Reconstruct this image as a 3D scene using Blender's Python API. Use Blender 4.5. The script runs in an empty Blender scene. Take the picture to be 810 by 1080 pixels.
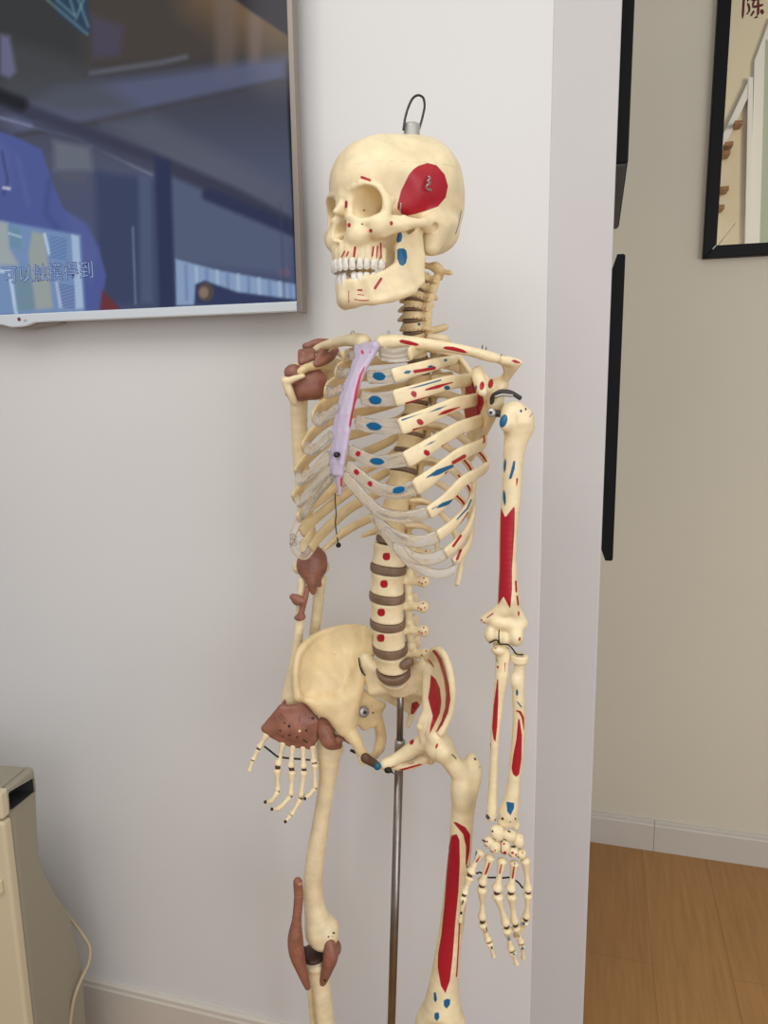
import bpy, bmesh, math, random
import numpy as np
from mathutils import Vector, Matrix
random.seed(7); RNG = np.random.default_rng(7)
SC = bpy.context.scene
COL = SC.collection
V = lambda *a: np.array(a, dtype=np.float64)
def nrm(v):
    v = np.asarray(v, float); return v / (np.linalg.norm(v) + 1e-12)

# ------------------------------------------------------------------ camera
FPX, W, H = 780.0, 810, 1080
CAM = V(0, 0, 1.5)
YAW, PITCH, ROLL = math.radians(16.0), math.radians(10.14), math.radians(0.83)
e_r = V(math.cos(YAW), math.sin(YAW), 0); e_f = V(-math.sin(YAW), math.cos(YAW), 0); e_u = V(0, 0, 1)
_fw = math.cos(PITCH) * e_f - math.sin(PITCH) * e_u
_up = math.cos(PITCH) * e_u + math.sin(PITCH) * e_f
c_r = math.cos(ROLL) * e_r - math.sin(ROLL) * _up
c_u = math.cos(ROLL) * _up + math.sin(ROLL) * e_r
c_f = _fw
def ray(px, py):
    return c_r * (px - W / 2) - c_u * (py - H / 2) + c_f * FPX
def at(px, py, Z):
    """point seen at (px,py), Z metres in front of the camera measured level along the floor"""
    d = ray(px, py); return CAM + d * (Z / d.dot(e_f))
def on_plane(px, py, p0, n):
    d = ray(px, py); return CAM + d * ((np.asarray(p0) - CAM).dot(n) / d.dot(n))
def proj(P):
    P = np.atleast_2d(P) - CAM
    z = P @ c_f
    return np.stack([W / 2 + FPX * (P @ c_r) / z, H / 2 - FPX * (P @ c_u) / z], -1)
def Zof(p): return float((np.asarray(p) - CAM).dot(e_f))

class Frame:
    def __init__(s, O, yaw, lean=0.0, tilt=0.0):
        a = math.radians(yaw)
        f = -math.sin(a) * e_r - math.cos(a) * e_f
        u = nrm(e_u + math.tan(math.radians(lean)) * e_r)
        f = nrm(f - f.dot(u) * u)
        l = np.cross(u, f)                       # his left
        t = math.radians(tilt)                   # + looks up
        f, u = math.cos(t) * f + math.sin(t) * u, math.cos(t) * u - math.sin(t) * f
        s.O, s.l, s.f, s.u = np.asarray(O, float), nrm(l), f, u
        s.R = np.stack([s.l, s.f, s.u], 0)
    def w(s, x, y=None, z=None):
        p = np.asarray(x, float) if y is None else V(x, y, z)
        return s.O + p @ s.R
    def loc(s, P): return (np.asarray(P) - s.O) @ s.R.T
    def sx(s, px, py, x): return on_plane(px, py, s.O + x * s.l, s.l)
    def sy(s, px, py, y): return on_plane(px, py, s.O + y * s.f, s.f)
    def sym(s, pl, pr):
        """symmetric landmark (x,y,z) seen at pl on his left and pr on his right"""
        q = V(.08, .05, s.loc(at(pl[0], pl[1], Zof(s.O)))[2])
        for _ in range(25):
            def res(q):
                a = proj(s.w(q))[0] - pl; b = proj(s.w(q * V(-1, 1, 1)))[0] - pr
                return np.concatenate([a, b])
            r0 = res(q); J = np.zeros((4, 3))
            for k in range(3):
                d = np.zeros(3); d[k] = 1e-4
                J[:, k] = (res(q + d) - r0) / 1e-4
            q = q - np.linalg.lstsq(J, r0, rcond=None)[0]
        return q

def catmull(P, n):
    """n points on a smooth curve through the rows of P (any number of columns), evenly by chord"""
    P = np.asarray(P, float)
    if len(P) == 2:
        t = np.linspace(0, 1, n)[:, None]; return P[0] * (1 - t) + P[1] * t
    d = np.linalg.norm(np.diff(P[:, :3], axis=0), axis=1) ** .5 + 1e-6
    k = np.concatenate([[0], np.cumsum(d)])
    ts = np.linspace(0, 1, n * 4) * k[-1]
    m = np.zeros_like(P)
    for i in range(len(P)):
        if i == 0: m[i] = (P[1] - P[0]) / (k[1] - k[0])
        elif i == len(P) - 1: m[i] = (P[-1] - P[-2]) / (k[-1] - k[-2])
        else:
            a = (P[i] - P[i-1]) / (k[i] - k[i-1]); b = (P[i+1] - P[i]) / (k[i+1] - k[i])
            m[i] = (a * (k[i+1] - k[i]) + b * (k[i] - k[i-1])) / (k[i+1] - k[i-1])
    i = np.clip(np.searchsorted(k, ts, side='right') - 1, 0, len(P) - 2)
    h = (k[i+1] - k[i]); t = ((ts - k[i]) / h)[:, None]; h = h[:, None]
    Q = ((2*t**3 - 3*t**2 + 1) * P[i] + (t**3 - 2*t**2 + t) * h * m[i]
         + (-2*t**3 + 3*t**2) * P[i+1] + (t**3 - t**2) * h * m[i+1])
    L = np.concatenate([[0], np.cumsum(np.linalg.norm(np.diff(Q[:, :3], axis=0), axis=1))])
    s = np.linspace(0, L[-1], n)
    return np.stack([np.interp(s, L, Q[:, c]) for c in range(Q.shape[1])], -1)

# ------------------------------------------------------------------ objects
ROOT_AT = {}
def empty(name, loc, label, cat, group=None):
    o = bpy.data.objects.new(name, None); COL.objects.link(o)
    o.location = loc; o.empty_display_size = .05
    o['label'] = label; o['category'] = cat
    if group: o['group'] = group
    ROOT_AT[o.name] = np.asarray(loc, float)
    return o
def root_loc(o):
    while o.parent: o = o.parent
    return ROOT_AT.get(o.name, np.zeros(3))
def mk(name, verts, faces, mat, parent=None, smooth=True, label=None, mats=None):
    """one mesh object from world-space vertices; quads/tris as an (n,3|4) array or a list"""
    verts = np.asarray(verts, float)
    if parent is not None: verts = verts - root_loc(parent)
    me = bpy.data.meshes.new(name)
    if isinstance(faces, np.ndarray):
        if smooth:                                    # closed solids: make the faces look outward
            c = verts - verts.mean(0); k = faces.shape[1]; vol = 0.
            for i in range(1, k - 1):
                vol += np.einsum('ij,ij->i', c[faces[:, 0]], np.cross(c[faces[:, i]], c[faces[:, i + 1]])).sum()
            if vol < 0: faces = faces[:, ::-1]
        nf, k = faces.shape
        me.vertices.add(len(verts)); me.vertices.foreach_set('co', verts.astype(np.float32).ravel())
        me.loops.add(nf * k); me.loops.foreach_set('vertex_index', faces.astype(np.int32).ravel())
        me.polygons.add(nf)
        me.polygons.foreach_set('loop_start', np.arange(0, nf * k, k, dtype=np.int32))
        me.update(calc_edges=True)
    else:
        me.from_pydata(verts.tolist(), [], faces)
    me.validate()
    if smooth: me.polygons.foreach_set('use_smooth', np.ones(len(me.polygons), bool))
    me.materials.append(mat)
    o = bpy.data.objects.new(name, me); COL.objects.link(o)
    if parent is not None: o.parent = parent
    if label: o['label'] = label
    return o
def world_verts(o):
    me = o.data; a = np.zeros(len(me.vertices) * 3, np.float32); me.vertices.foreach_get('co', a)
    return a.reshape(-1, 3) + root_loc(o)
def set_attr(o, name, vals):
    me = o.data
    at_ = me.attributes.get(name) or me.attributes.new(name, 'FLOAT', 'POINT')
    at_.data.foreach_set('value', np.asarray(vals, np.float32))

def bm_obj(name, bm, mat, parent=None, smooth=False, label=None):
    bmesh.ops.recalc_face_normals(bm, faces=bm.faces)
    me = bpy.data.meshes.new(name); bm.to_mesh(me); bm.free()
    if parent is not None:
        me.transform(Matrix.Translation(Vector(-root_loc(parent))))
    me.materials.append(mat)
    if smooth:
        for p in me.polygons: p.use_smooth = True
    o = bpy.data.objects.new(name, me); COL.objects.link(o)
    if parent is not None: o.parent = parent
    if label: o['label'] = label
    return o
def bm_box(bm, lo, hi, bevel=0, seg=2):
    r = bmesh.ops.create_cube(bm, size=1)
    vs = r['verts']
    for v in vs:
        v.co = Vector([lo[i] + (v.co[i] + .5) * (hi[i] - lo[i]) for i in range(3)])
    if bevel:
        es = list({e for v in vs for e in v.link_edges})
        bmesh.ops.bevel(bm, geom=es, offset=bevel, segments=seg, profile=.5, affect='EDGES')
def box(name, lo, hi, mat, parent=None, bevel=0, seg=2, label=None):
    bm = bmesh.new(); bm_box(bm, lo, hi, bevel, seg)
    return bm_obj(name, bm, mat, parent, False, label)

def frames_along(P, up):
    T = np.gradient(P, axis=0); T /= np.linalg.norm(T, axis=1)[:, None] + 1e-12
    up = np.broadcast_to(np.asarray(up, float), P.shape)
    U = up - (up * T).sum(1)[:, None] * T
    U /= np.linalg.norm(U, axis=1)[:, None] + 1e-12
    return T, U, np.cross(T, U)
def loft(P, ru, rn, up, m=12, cap=True, power=2.0):
    """tube along rows of P; ru along 'up', rn across; returns verts, faces (quads, ends rounded shut)"""
    n = len(P); ru = np.broadcast_to(ru, n); rn = np.broadcast_to(rn, n)
    T, U, N = frames_along(P, up)
    th = np.linspace(0, 2 * math.pi, m, endpoint=False)
    c, s = np.cos(th), np.sin(th)
    c = np.sign(c) * np.abs(c) ** (2 / power); s = np.sign(s) * np.abs(s) ** (2 / power)
    rings = P[:, None] + U[:, None] * (ru[:, None, None] * s[None, :, None]) + N[:, None] * (rn[:, None, None] * c[None, :, None])
    vs = rings.reshape(-1, 3); F = []
    i = np.arange(n - 1)[:, None] * m; j = np.arange(m)[None]; j2 = (j + 1) % m
    F = np.stack([i + j, i + j2, i + m + j2, i + m + j], -1).reshape(-1, 4)
    if cap:
        k = len(vs); vs = np.vstack([vs, P[0], P[-1]])
        j = np.arange(0, m, 2)
        a = np.stack([np.full_like(j, k), (j + 2) % m, (j + 1) % m, j], -1)
        b = np.stack([np.full_like(j, k + 1), (n-1)*m + j, (n-1)*m + j + 1, (n-1)*m + (j + 2) % m], -1)
        F = np.vstack([F, a, b])
    return vs, F
def tube_obj(name, pts, r, mat, parent=None, n=24, m=8, label=None, up=(.13, .21, .97)):
    P = catmull(np.asarray(pts, float), n)
    vs, F = loft(P, r, r, up, m)
    return mk(name, vs, F, mat, parent, True, label)
def round_ends(r, n, frac=.08):
    t = np.linspace(0, 1, n); e = np.minimum(t, 1 - t) / frac
    return r * np.sqrt(np.clip(1 - (1 - np.clip(e, 0, 1)) ** 2, .02, 1))

# ------------------------------------------------------------------ implicit solids -> mesh
class Vol:
    def __init__(s, res=.0018): s.res, s.ops = res, []
    def _add(s, fn, lo, hi, k, sub): s.ops.append((fn, np.asarray(lo, float), np.asarray(hi, float), k, sub)); return s
    def ell(s, c, r, k=.004, sub=False, R=None):
        c = np.asarray(c, float); r = np.broadcast_to(np.asarray(r, float), 3).copy()
        ext = r.max() if R is not None else r
        def fn(p):
            q = p - c
            if R is not None: q = q @ np.asarray(R).T
            k0 = np.sqrt(((q / r) ** 2).sum(-1)); k1 = np.sqrt(((q / r ** 2) ** 2).sum(-1)) + 1e-9
            return k0 * (k0 - 1) / k1
        return s._add(fn, c - ext, c + ext, k, sub)
    def cap(s, a, b, ra, rb=None, k=.004, sub=False):
        a, b = np.asarray(a, float), np.asarray(b, float); rb = ra if rb is None else rb
        ab = b - a; L2 = ab.dot(ab) + 1e-12; rm = max(ra, rb)
        def fn(p):
            t = np.clip(((p - a) @ ab) / L2, 0, 1)
            return np.linalg.norm(p - a - t[..., None] * ab, axis=-1) - (ra + (rb - ra) * t)
        return s._add(fn, np.minimum(a, b) - rm, np.maximum(a, b) + rm, k, sub)
    def tube(s, pts, rad, k=.003, n=0, sub=False):
        rad = np.broadcast_to(np.asarray(rad, float), len(pts))
        Q = np.hstack([np.asarray(pts, float), rad[:, None]])
        if n: Q = catmull(Q, n)
        for i in range(len(Q) - 1):
            s.cap(Q[i, :3], Q[i+1, :3], Q[i, 3], Q[i+1, 3], k if i == 0 else .0012, sub)
        return s
    def tri(s, a, b, c, th, k=.003, sub=False):
        a, b, c = (np.asarray(x, float) for x in (a, b, c))
        ba, cb, ac = b - a, c - b, a - c; n = np.cross(ba, ac)
        nba, ncb, nac = np.cross(ba, n), np.cross(cb, n), np.cross(ac, n); nn = n.dot(n) + 1e-18
        def fn(p):
            pa, pb, pc = p - a, p - b, p - c
            ins = np.sign(pa @ nba) + np.sign(pb @ ncb) + np.sign(pc @ nac) < 2
            def seg(e, q):
                t = np.clip((q @ e) / (e.dot(e) + 1e-18), 0, 1); d = e * t[..., None] - q; return (d * d).sum(-1)
            de = np.minimum(np.minimum(seg(ba, pa), seg(cb, pb)), seg(ac, pc))
            df = (pa @ n) ** 2 / nn
            return np.sqrt(np.where(ins, de, df)) - th
        return s._add(fn, np.minimum(np.minimum(a, b), c) - th, np.maximum(np.maximum(a, b), c) + th, k, sub)
    def quad(s, a, b, c, d, th, k=.003):
        s.tri(a, b, c, th, k); s.tri(a, c, d, th, .001); return s
    def patch(s, G, th, k=.003):
        """thick sheet over a grid of points G[i][j]"""
        for i in range(len(G) - 1):
            for j in range(len(G[0]) - 1):
                s.tri(G[i][j], G[i+1][j], G[i+1][j+1], th, k if i + j == 0 else .001)
                s.tri(G[i][j], G[i+1][j+1], G[i][j+1], th, .001)
        return s
    def drum(s, c, ax, fr, a, b, h, waist=.12, k=.002, rnd=.002):
        """oval drum, axis ax, front fr, half-widths a (side) b (front), height h, pinched waist"""
        c, ax = np.asarray(c, float), nrm(ax); fr = nrm(np.asarray(fr) - np.dot(fr, ax) * ax); sd = np.cross(fr, ax)
        R = max(a, b) + h
        def fn(p):
            q = p - c; z = q @ ax; w = 1 - waist * (1 - np.clip(np.abs(z) / (h / 2), 0, 1) ** 2)
            d1 = (np.sqrt(((q @ sd) / (a * w)) ** 2 + ((q @ fr) / (b * w)) ** 2) - 1) * min(a, b)
            d2 = np.abs(z) - h / 2
            d1, d2 = d1 + rnd, d2 + rnd
            return np.minimum(np.maximum(d1, d2), 0) + np.sqrt(np.maximum(d1, 0) ** 2 + np.maximum(d2, 0) ** 2) - rnd
        return s._add(fn, c - R, c + R, k, False)
    def build(s, smooth=1):
        h = s.res
        pos = [o for o in s.ops if not o[4]]
        lo = np.min([o[1] for o in pos], 0) - 4 * h; hi = np.max([o[2] for o in pos], 0) + 4 * h
        n = np.ceil((hi - lo) / h).astype(int) + 1
        Fv = np.full(n, 6 * h, np.float64)
        ax = [lo[i] + np.arange(n[i]) * h for i in range(3)]
        for fn, a, b, k, sub in s.ops:
            m = k + 5 * h
            i0 = np.clip(np.floor((a - m - lo) / h).astype(int), 0, n); i1 = np.clip(np.ceil((b + m - lo) / h).astype(int) + 1, 0, n)
            if (i1 <= i0).any(): continue
            sl = tuple(slice(i0[i], i1[i]) for i in range(3))
            g = np.stack(np.meshgrid(*[ax[i][sl[i]] for i in range(3)], indexing='ij'), -1)
            d = fn(g); cur = Fv[sl]
            if sub:
                d = -d; hh = np.clip(k - np.abs(cur - d), 0, None) / max(k, 1e-9)
                Fv[sl] = np.maximum(cur, d) + hh * hh * k * .25
            else:
                hh = np.clip(k - np.abs(cur - d), 0, None) / max(k, 1e-9)
                Fv[sl] = np.minimum(cur, d) - hh * hh * k * .25
        return surface_nets(Fv, lo, h, smooth)
    def obj(s, name, mat, parent=None, label=None, smooth=1, fr=None):
        v, f = s.build(smooth)
        if fr is not None: v = fr.w(v)
        return mk(name, v, f, mat, parent, True, label)
def surface_nets(F, lo, h, smooth=1):
    S = F < 0
    n = np.array(F.shape)
    cs = np.zeros(n - 1, np.int8)
    for dx in (0, 1):
        for dy in (0, 1):
            for dz in (0, 1):
                cs += S[dx:n[0]-1+dx, dy:n[1]-1+dy, dz:n[2]-1+dz]
    I = np.argwhere((cs > 0) & (cs < 8))
    C = [(0,0,0),(1,0,0),(0,1,0),(1,1,0),(0,0,1),(1,0,1),(0,1,1),(1,1,1)]
    val = np.stack([F[I[:,0]+c[0], I[:,1]+c[1], I[:,2]+c[2]] for c in C], 1)
    E = [(0,1),(2,3),(4,5),(6,7),(0,2),(1,3),(4,6),(5,7),(0,4),(1,5),(2,6),(3,7)]
    acc = np.zeros((len(I), 3)); cnt = np.zeros(len(I)); Ca = np.array(C, float)
    for a, b in E:
        va, vb = val[:, a], val[:, b]; mk_ = (va < 0) != (vb < 0)
        t = np.where(mk_, va / (va - vb + 1e-30 * (va == vb)), 0)
        acc += np.where(mk_[:, None], Ca[a] + (Ca[b] - Ca[a]) * t[:, None], 0); cnt += mk_
    verts = lo + (I + acc / cnt[:, None]) * h
    idx = np.full(n - 1, -1, np.int32); idx[I[:,0], I[:,1], I[:,2]] = np.arange(len(I))
    faces = []
    for d in range(3):
        u, w = (d + 1) % 3, (d + 2) % 3
        sa = [slice(None)] * 3; sb = [slice(None)] * 3
        sa[d] = slice(0, n[d] - 1); sb[d] = slice(1, n[d])
        ch = S[tuple(sa)] != S[tuple(sb)]
        Q = np.argwhere(ch); Q = Q[(Q[:, u] > 0) & (Q[:, w] > 0) & (Q[:, u] < n[u] - 1) & (Q[:, w] < n[w] - 1)]
        eu = np.zeros(3, int); eu[u] = 1; ew = np.zeros(3, int); ew[w] = 1
        g = lambda q: idx[q[:, 0], q[:, 1], q[:, 2]]
        quad = np.stack([g(Q - eu - ew), g(Q - ew), g(Q), g(Q - eu)], 1)
        flip = ~S[Q[:, 0], Q[:, 1], Q[:, 2]]
        quad[flip] = quad[flip][:, ::-1]
        faces.append(quad)
    faces = np.vstack(faces)
    for _ in range(smooth):
        s_ = np.zeros_like(verts); c_ = np.zeros(len(verts))
        for a, b in ((0,1),(1,2),(2,3),(3,0)):
            np.add.at(s_, faces[:, a], verts[faces[:, b]]); np.add.at(c_, faces[:, a], 1)
            np.add.at(s_, faces[:, b], verts[faces[:, a]]); np.add.at(c_, faces[:, b], 1)
        verts = verts * .5 + .5 * s_ / np.maximum(c_, 1)[:, None]
    return verts, faces

# ------------------------------------------------------------------ painted muscle marks
def sd_poly(P, G):
    G = np.asarray(G, float); d = np.full(len(P), 1e9); ins = np.zeros(len(P), bool)
    for i in range(len(G)):
        a, b = G[i], G[(i + 1) % len(G)]; e = b - a; w_ = P - a
        t = np.clip((w_ @ e) / (e.dot(e) + 1e-12), 0, 1)
        d = np.minimum(d, ((w_ - t[:, None] * e) ** 2).sum(1))
        c = ((a[1] > P[:, 1]) != (b[1] > P[:, 1])) & (P[:, 0] < (b[0] - a[0]) * (P[:, 1] - a[1]) / (b[1] - a[1] + 1e-12) + a[0])
        ins ^= c
    return np.where(ins, 1, -1) * np.sqrt(d)
def sd_line(P, L, r):
    L = np.asarray(L, float); r = np.broadcast_to(np.asarray(r, float), len(L)); out = np.full(len(P), -1e9)
    for i in range(len(L) - 1):
        e = L[i+1] - L[i]; t = np.clip(((P - L[i]) @ e) / (e.dot(e) + 1e-12), 0, 1)
        out = np.maximum(out, r[i] + (r[i+1] - r[i]) * t - np.linalg.norm(P - L[i] - t[:, None] * e, axis=1))
    return out
def sd_ell(P, c, rx, ry, ang=0):
    a = math.radians(ang); q = P - np.asarray(c, float)
    x = q[:, 0] * math.cos(a) + q[:, 1] * math.sin(a); y = -q[:, 0] * math.sin(a) + q[:, 1] * math.cos(a)
    return (1 - np.sqrt((x / rx) ** 2 + (y / ry) ** 2)) * min(rx, ry)
def paint(o, red=(), blue=(), dark=(), facing=True, lim=None):
    """mark the surface of o: every mark is ('p',[pts]) ('l',[pts],r) ('e',(x,y),rx,ry,ang) given where the photograph shows it,
    carried onto the facing surface of the bone"""
    Pw = world_verts(o); px = proj(Pw)
    nr = np.zeros(len(Pw) * 3, np.float32); o.data.vertices.foreach_get('normal', nr); nr = nr.reshape(-1, 3)
    vis = ((CAM - Pw) * nr).sum(1) > -.05 if facing else np.ones(len(Pw), bool)
    if lim is not None: vis &= lim(Pw)
    for name, marks in (('red', red), ('blue', blue), ('dark', dark)):
        if not marks: continue
        d = np.full(len(Pw), -9.0)
        for m in marks:
            if m[0] == 'p': d = np.maximum(d, sd_poly(px, m[1]))
            elif m[0] == 'l': d = np.maximum(d, sd_line(px, m[1], m[2]))
            else: d = np.maximum(d, sd_ell(px, *m[1:]))
        set_attr(o, name, np.where(vis, np.clip(d, -9, 9), -9))
# ------------------------------------------------------------------ materials
def lin(r, g, b):
    f = lambda c: (c / 255 / 12.92) if c / 255 <= .04045 else ((c / 255 + .055) / 1.055) ** 2.4
    return (f(r), f(g), f(b), 1)
def mat(name, rgb, rough=.5, metal=0., spec=.5, noise=0., nscale=20., bump=0., bscale=60., trans=0., ior=1.45, coat=0., sss=0., alpha=1., emit=0.):
    m = bpy.data.materials.new(name); m.use_nodes = True
    nt = m.node_tree; b = nt.nodes['Principled BSDF']
    c = lin(*rgb)
    b.inputs['Base Color'].default_value = c; b.inputs['Roughness'].default_value = rough
    b.inputs['Metallic'].default_value = metal; b.inputs['Specular IOR Level'].default_value = spec
    b.inputs['IOR'].default_value = ior
    if trans: b.inputs['Transmission Weight'].default_value = trans
    if coat: b.inputs['Coat Weight'].default_value = coat
    if sss:
        b.inputs['Subsurface Weight'].default_value = sss; b.inputs['Subsurface Radius'].default_value = (.006, .003, .0015); b.inputs['Subsurface Scale'].default_value = 1
    if alpha < 1: b.inputs['Alpha'].default_value = alpha
    if emit:
        b.inputs['Emission Color'].default_value = c; b.inputs['Emission Strength'].default_value = emit
    tc = nt.nodes.new('ShaderNodeTexCoord')
    if noise:
        n = nt.nodes.new('ShaderNodeTexNoise'); n.inputs['Scale'].default_value = nscale; n.inputs['Detail'].default_value = 5
        nt.links.new(tc.outputs['Object'], n.inputs['Vector'])
        r = nt.nodes.new('ShaderNodeValToRGB')
        r.color_ramp.elements[0].position = .3; r.color_ramp.elements[1].position = .7
        r.color_ramp.elements[0].color = tuple(x * (1 - noise) for x in c[:3]) + (1,)
        r.color_ramp.elements[1].color = tuple(min(1, x * (1 + noise)) for x in c[:3]) + (1,)
        nt.links.new(n.outputs['Fac'], r.inputs['Fac']); nt.links.new(r.outputs['Color'], b.inputs['Base Color'])
    if bump:
        n2 = nt.nodes.new('ShaderNodeTexNoise'); n2.inputs['Scale'].default_value = bscale; n2.inputs['Detail'].default_value = 4
        nt.links.new(tc.outputs['Object'], n2.inputs['Vector'])
        bp = nt.nodes.new('ShaderNodeBump'); bp.inputs['Strength'].default_value = 1; bp.inputs['Distance'].default_value = bump
        nt.links.new(n2.outputs['Fac'], bp.inputs['Height']); nt.links.new(bp.outputs['Normal'], b.inputs['Normal'])
    return m
def painted(m, red=(168, 22, 38), blue=(18, 92, 132), dark=(40, 30, 24)):
    """adds red, blue and dark painted marks read from the mesh's own mark attributes"""
    nt = m.node_tree; b = nt.nodes['Principled BSDF']
    if b.inputs['Base Color'].links: src = b.inputs['Base Color'].links[0].from_socket
    else:
        rgb = nt.nodes.new('ShaderNodeRGB'); rgb.outputs[0].default_value = b.inputs['Base Color'].default_value; src = rgb.outputs[0]
    for nm, c in (('red', red), ('blue', blue), ('dark', dark)):
        a = nt.nodes.new('ShaderNodeAttribute'); a.attribute_name = nm
        mr = nt.nodes.new('ShaderNodeMapRange'); mr.inputs['From Min'].default_value = .15; mr.inputs['From Max'].default_value = .75
        nt.links.new(a.outputs['Fac'], mr.inputs['Value'])
        mx = nt.nodes.new('ShaderNodeMix'); mx.data_type = 'RGBA'
        nt.links.new(mr.outputs[0], mx.inputs['Factor']); nt.links.new(src, mx.inputs['A']); mx.inputs['B'].default_value = lin(*c)
        src = mx.outputs['Result']
    nt.links.new(src, b.inputs['Base Color'])
    tw = b.inputs['Transmission Weight'].default_value
    if tw > 0:                                        # paint is opaque on clear plastic
        tot = None
        for nm in ('red', 'blue'):
            a = nt.nodes.new('ShaderNodeAttribute'); a.attribute_name = nm
            mr = nt.nodes.new('ShaderNodeMapRange'); mr.inputs['From Min'].default_value = .15; mr.inputs['From Max'].default_value = .75; mr.inputs['To Min'].default_value = tw; mr.inputs['To Max'].default_value = 0
            nt.links.new(a.outputs['Fac'], mr.inputs['Value'])
            if tot is None: tot = mr.outputs[0]
            else:
                mn = nt.nodes.new('ShaderNodeMath'); mn.operation = 'MINIMUM'; nt.links.new(tot, mn.inputs[0]); nt.links.new(mr.outputs[0], mn.inputs[1]); tot = mn.outputs[0]
        nt.links.new(tot, b.inputs['Transmission Weight'])
    return m
M = {}
M['bone'] = painted(mat('bone plastic', (233, 214, 172), .4, noise=.11, nscale=42, bump=.0004, bscale=90, spec=.45, sss=.03))
M['bone_warm'] = painted(mat('bone plastic warm', (224, 199, 150), .4, noise=.13, nscale=30, bump=.0004, bscale=90, spec=.45, sss=.03))
M['tooth'] = mat('tooth enamel', (224, 218, 206), .25, spec=.5)
M['cart'] = painted(mat('clear cartilage', (250, 246, 236), .18, trans=.83, ior=1.33, bump=.0006, bscale=120, noise=.05))
M['sternum'] = painted(mat('lilac plastic', (190, 176, 194), .4, noise=.04), red=(190, 50, 80))
M['disc'] = mat('disc rubber', (124, 99, 78), .55, noise=.22, nscale=60)
M['liga'] = painted(mat('ligament brown', (144, 94, 75), .42, noise=.2, nscale=55, bump=.0012, bscale=140))
M['steel'] = mat('steel', (168, 166, 162), .4, metal=.75, noise=.1, nscale=120)
M['dark_steel'] = mat('dark steel', (70, 66, 60), .35, metal=1)
M['rod'] = mat('stand rod steel', (140, 130, 122), .3, metal=1, noise=.15, nscale=25)
M['wire'] = mat('wire', (44, 40, 36), .45, metal=.6)
M['cap'] = mat('hanger cap', (176, 174, 166), .5, metal=.4)
M['rubber'] = mat('joint rubber', (60, 56, 52), .5)
M['bluegreen'] = mat('blue paint', (20, 92, 120), .4)
M['wall'] = mat('white wall paint', (219, 217, 213), .7, noise=.012, nscale=3, bump=.0006, bscale=7, spec=.3)
M['pillar'] = mat('white plaster', (199, 195, 192), .75, noise=.012, nscale=6, bump=.0016, bscale=9, spec=.3)
M['wall_far'] = mat('greige wall paint', (216, 208, 186), .75, noise=.012, nscale=3, bump=.0006, bscale=8, spec=.3)
M['base'] = mat('skirting paint', (206, 198, 184), .5, noise=.02, nscale=8)
M['black'] = mat('black frame', (15, 11, 10), .5, spec=.2)
M['blackmat'] = mat('black panel', (18, 18, 18), .6, spec=.2)
M['greymat'] = mat('dark grey underside', (74, 70, 66), .6)
M['mirror'] = mat('mirror glass', (240, 242, 236), .0, metal=1)
M['redpaint'] = mat('red lettering', (100, 10, 14), .5)
M['silver'] = mat('brushed silver plastic', (226, 232, 234), .3, metal=.35)
M['tvside'] = mat('grey bezel', (140, 130, 120), .4, metal=.3)
M['tvback'] = mat('black plastic', (22, 22, 24), .5)
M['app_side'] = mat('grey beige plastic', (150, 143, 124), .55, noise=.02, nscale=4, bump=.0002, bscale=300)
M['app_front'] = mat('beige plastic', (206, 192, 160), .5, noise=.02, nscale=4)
M['app_dark'] = mat('dark recess', (54, 54, 52), .6)
M['cord'] = mat('beige cord', (176, 160, 128), .5)
M['cream'] = mat('cream wall', (226, 214, 190), .8)
M['white'] = mat('white trim', (232, 230, 228), .6)
M['sage'] = mat('sage door paint', (176, 184, 170), .6)
M['oak'] = mat('oak', (150, 112, 72), .5, noise=.15, nscale=30)
def floor_mat():
    m = bpy.data.materials.new('oak laminate floor'); m.use_nodes = True; nt = m.node_tree; b = nt.nodes['Principled BSDF']
    tc = nt.nodes.new('ShaderNodeTexCoord')
    mp = nt.nodes.new('ShaderNodeMapping'); mp.inputs['Rotation'].default_value = (0, 0, math.radians(90))
    nt.links.new(tc.outputs['Object'], mp.inputs['Vector'])
    br = nt.nodes.new('ShaderNodeTexBrick'); br.inputs['Scale'].default_value = 1
    br.inputs['Brick Width'].default_value = 1.2; br.inputs['Row Height'].default_value = .19; br.inputs['Mortar Size'].default_value = .0009
    br.inputs['Color1'].default_value = lin(168, 121, 69); br.inputs['Color2'].default_value = lin(174, 127, 73); br.inputs['Mortar'].default_value = lin(146, 103, 58)
    nt.links.new(mp.outputs[0], br.inputs['Vector'])
    mp2 = nt.nodes.new('ShaderNodeMapping'); mp2.inputs['Scale'].default_value = (26, 1.6, 1)
    nt.links.new(tc.outputs['Object'], mp2.inputs['Vector'])
    ns = nt.nodes.new('ShaderNodeTexNoise'); ns.inputs['Scale'].default_value = 3; ns.inputs['Detail'].default_value = 6
    nt.links.new(mp2.outputs[0], ns.inputs['Vector'])
    mx = nt.nodes.new('ShaderNodeMix'); mx.data_type = 'RGBA'; mx.blend_type = 'OVERLAY'; mx.inputs['Factor'].default_value = .3
    nt.links.new(br.outputs['Color'], mx.inputs['A']); nt.links.new(ns.outputs['Fac'], mx.inputs['B'])
    nt.links.new(mx.outputs['Result'], b.inputs['Base Color']); b.inputs['Roughness'].default_value = .42
    return m
M['floor'] = floor_mat()
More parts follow.
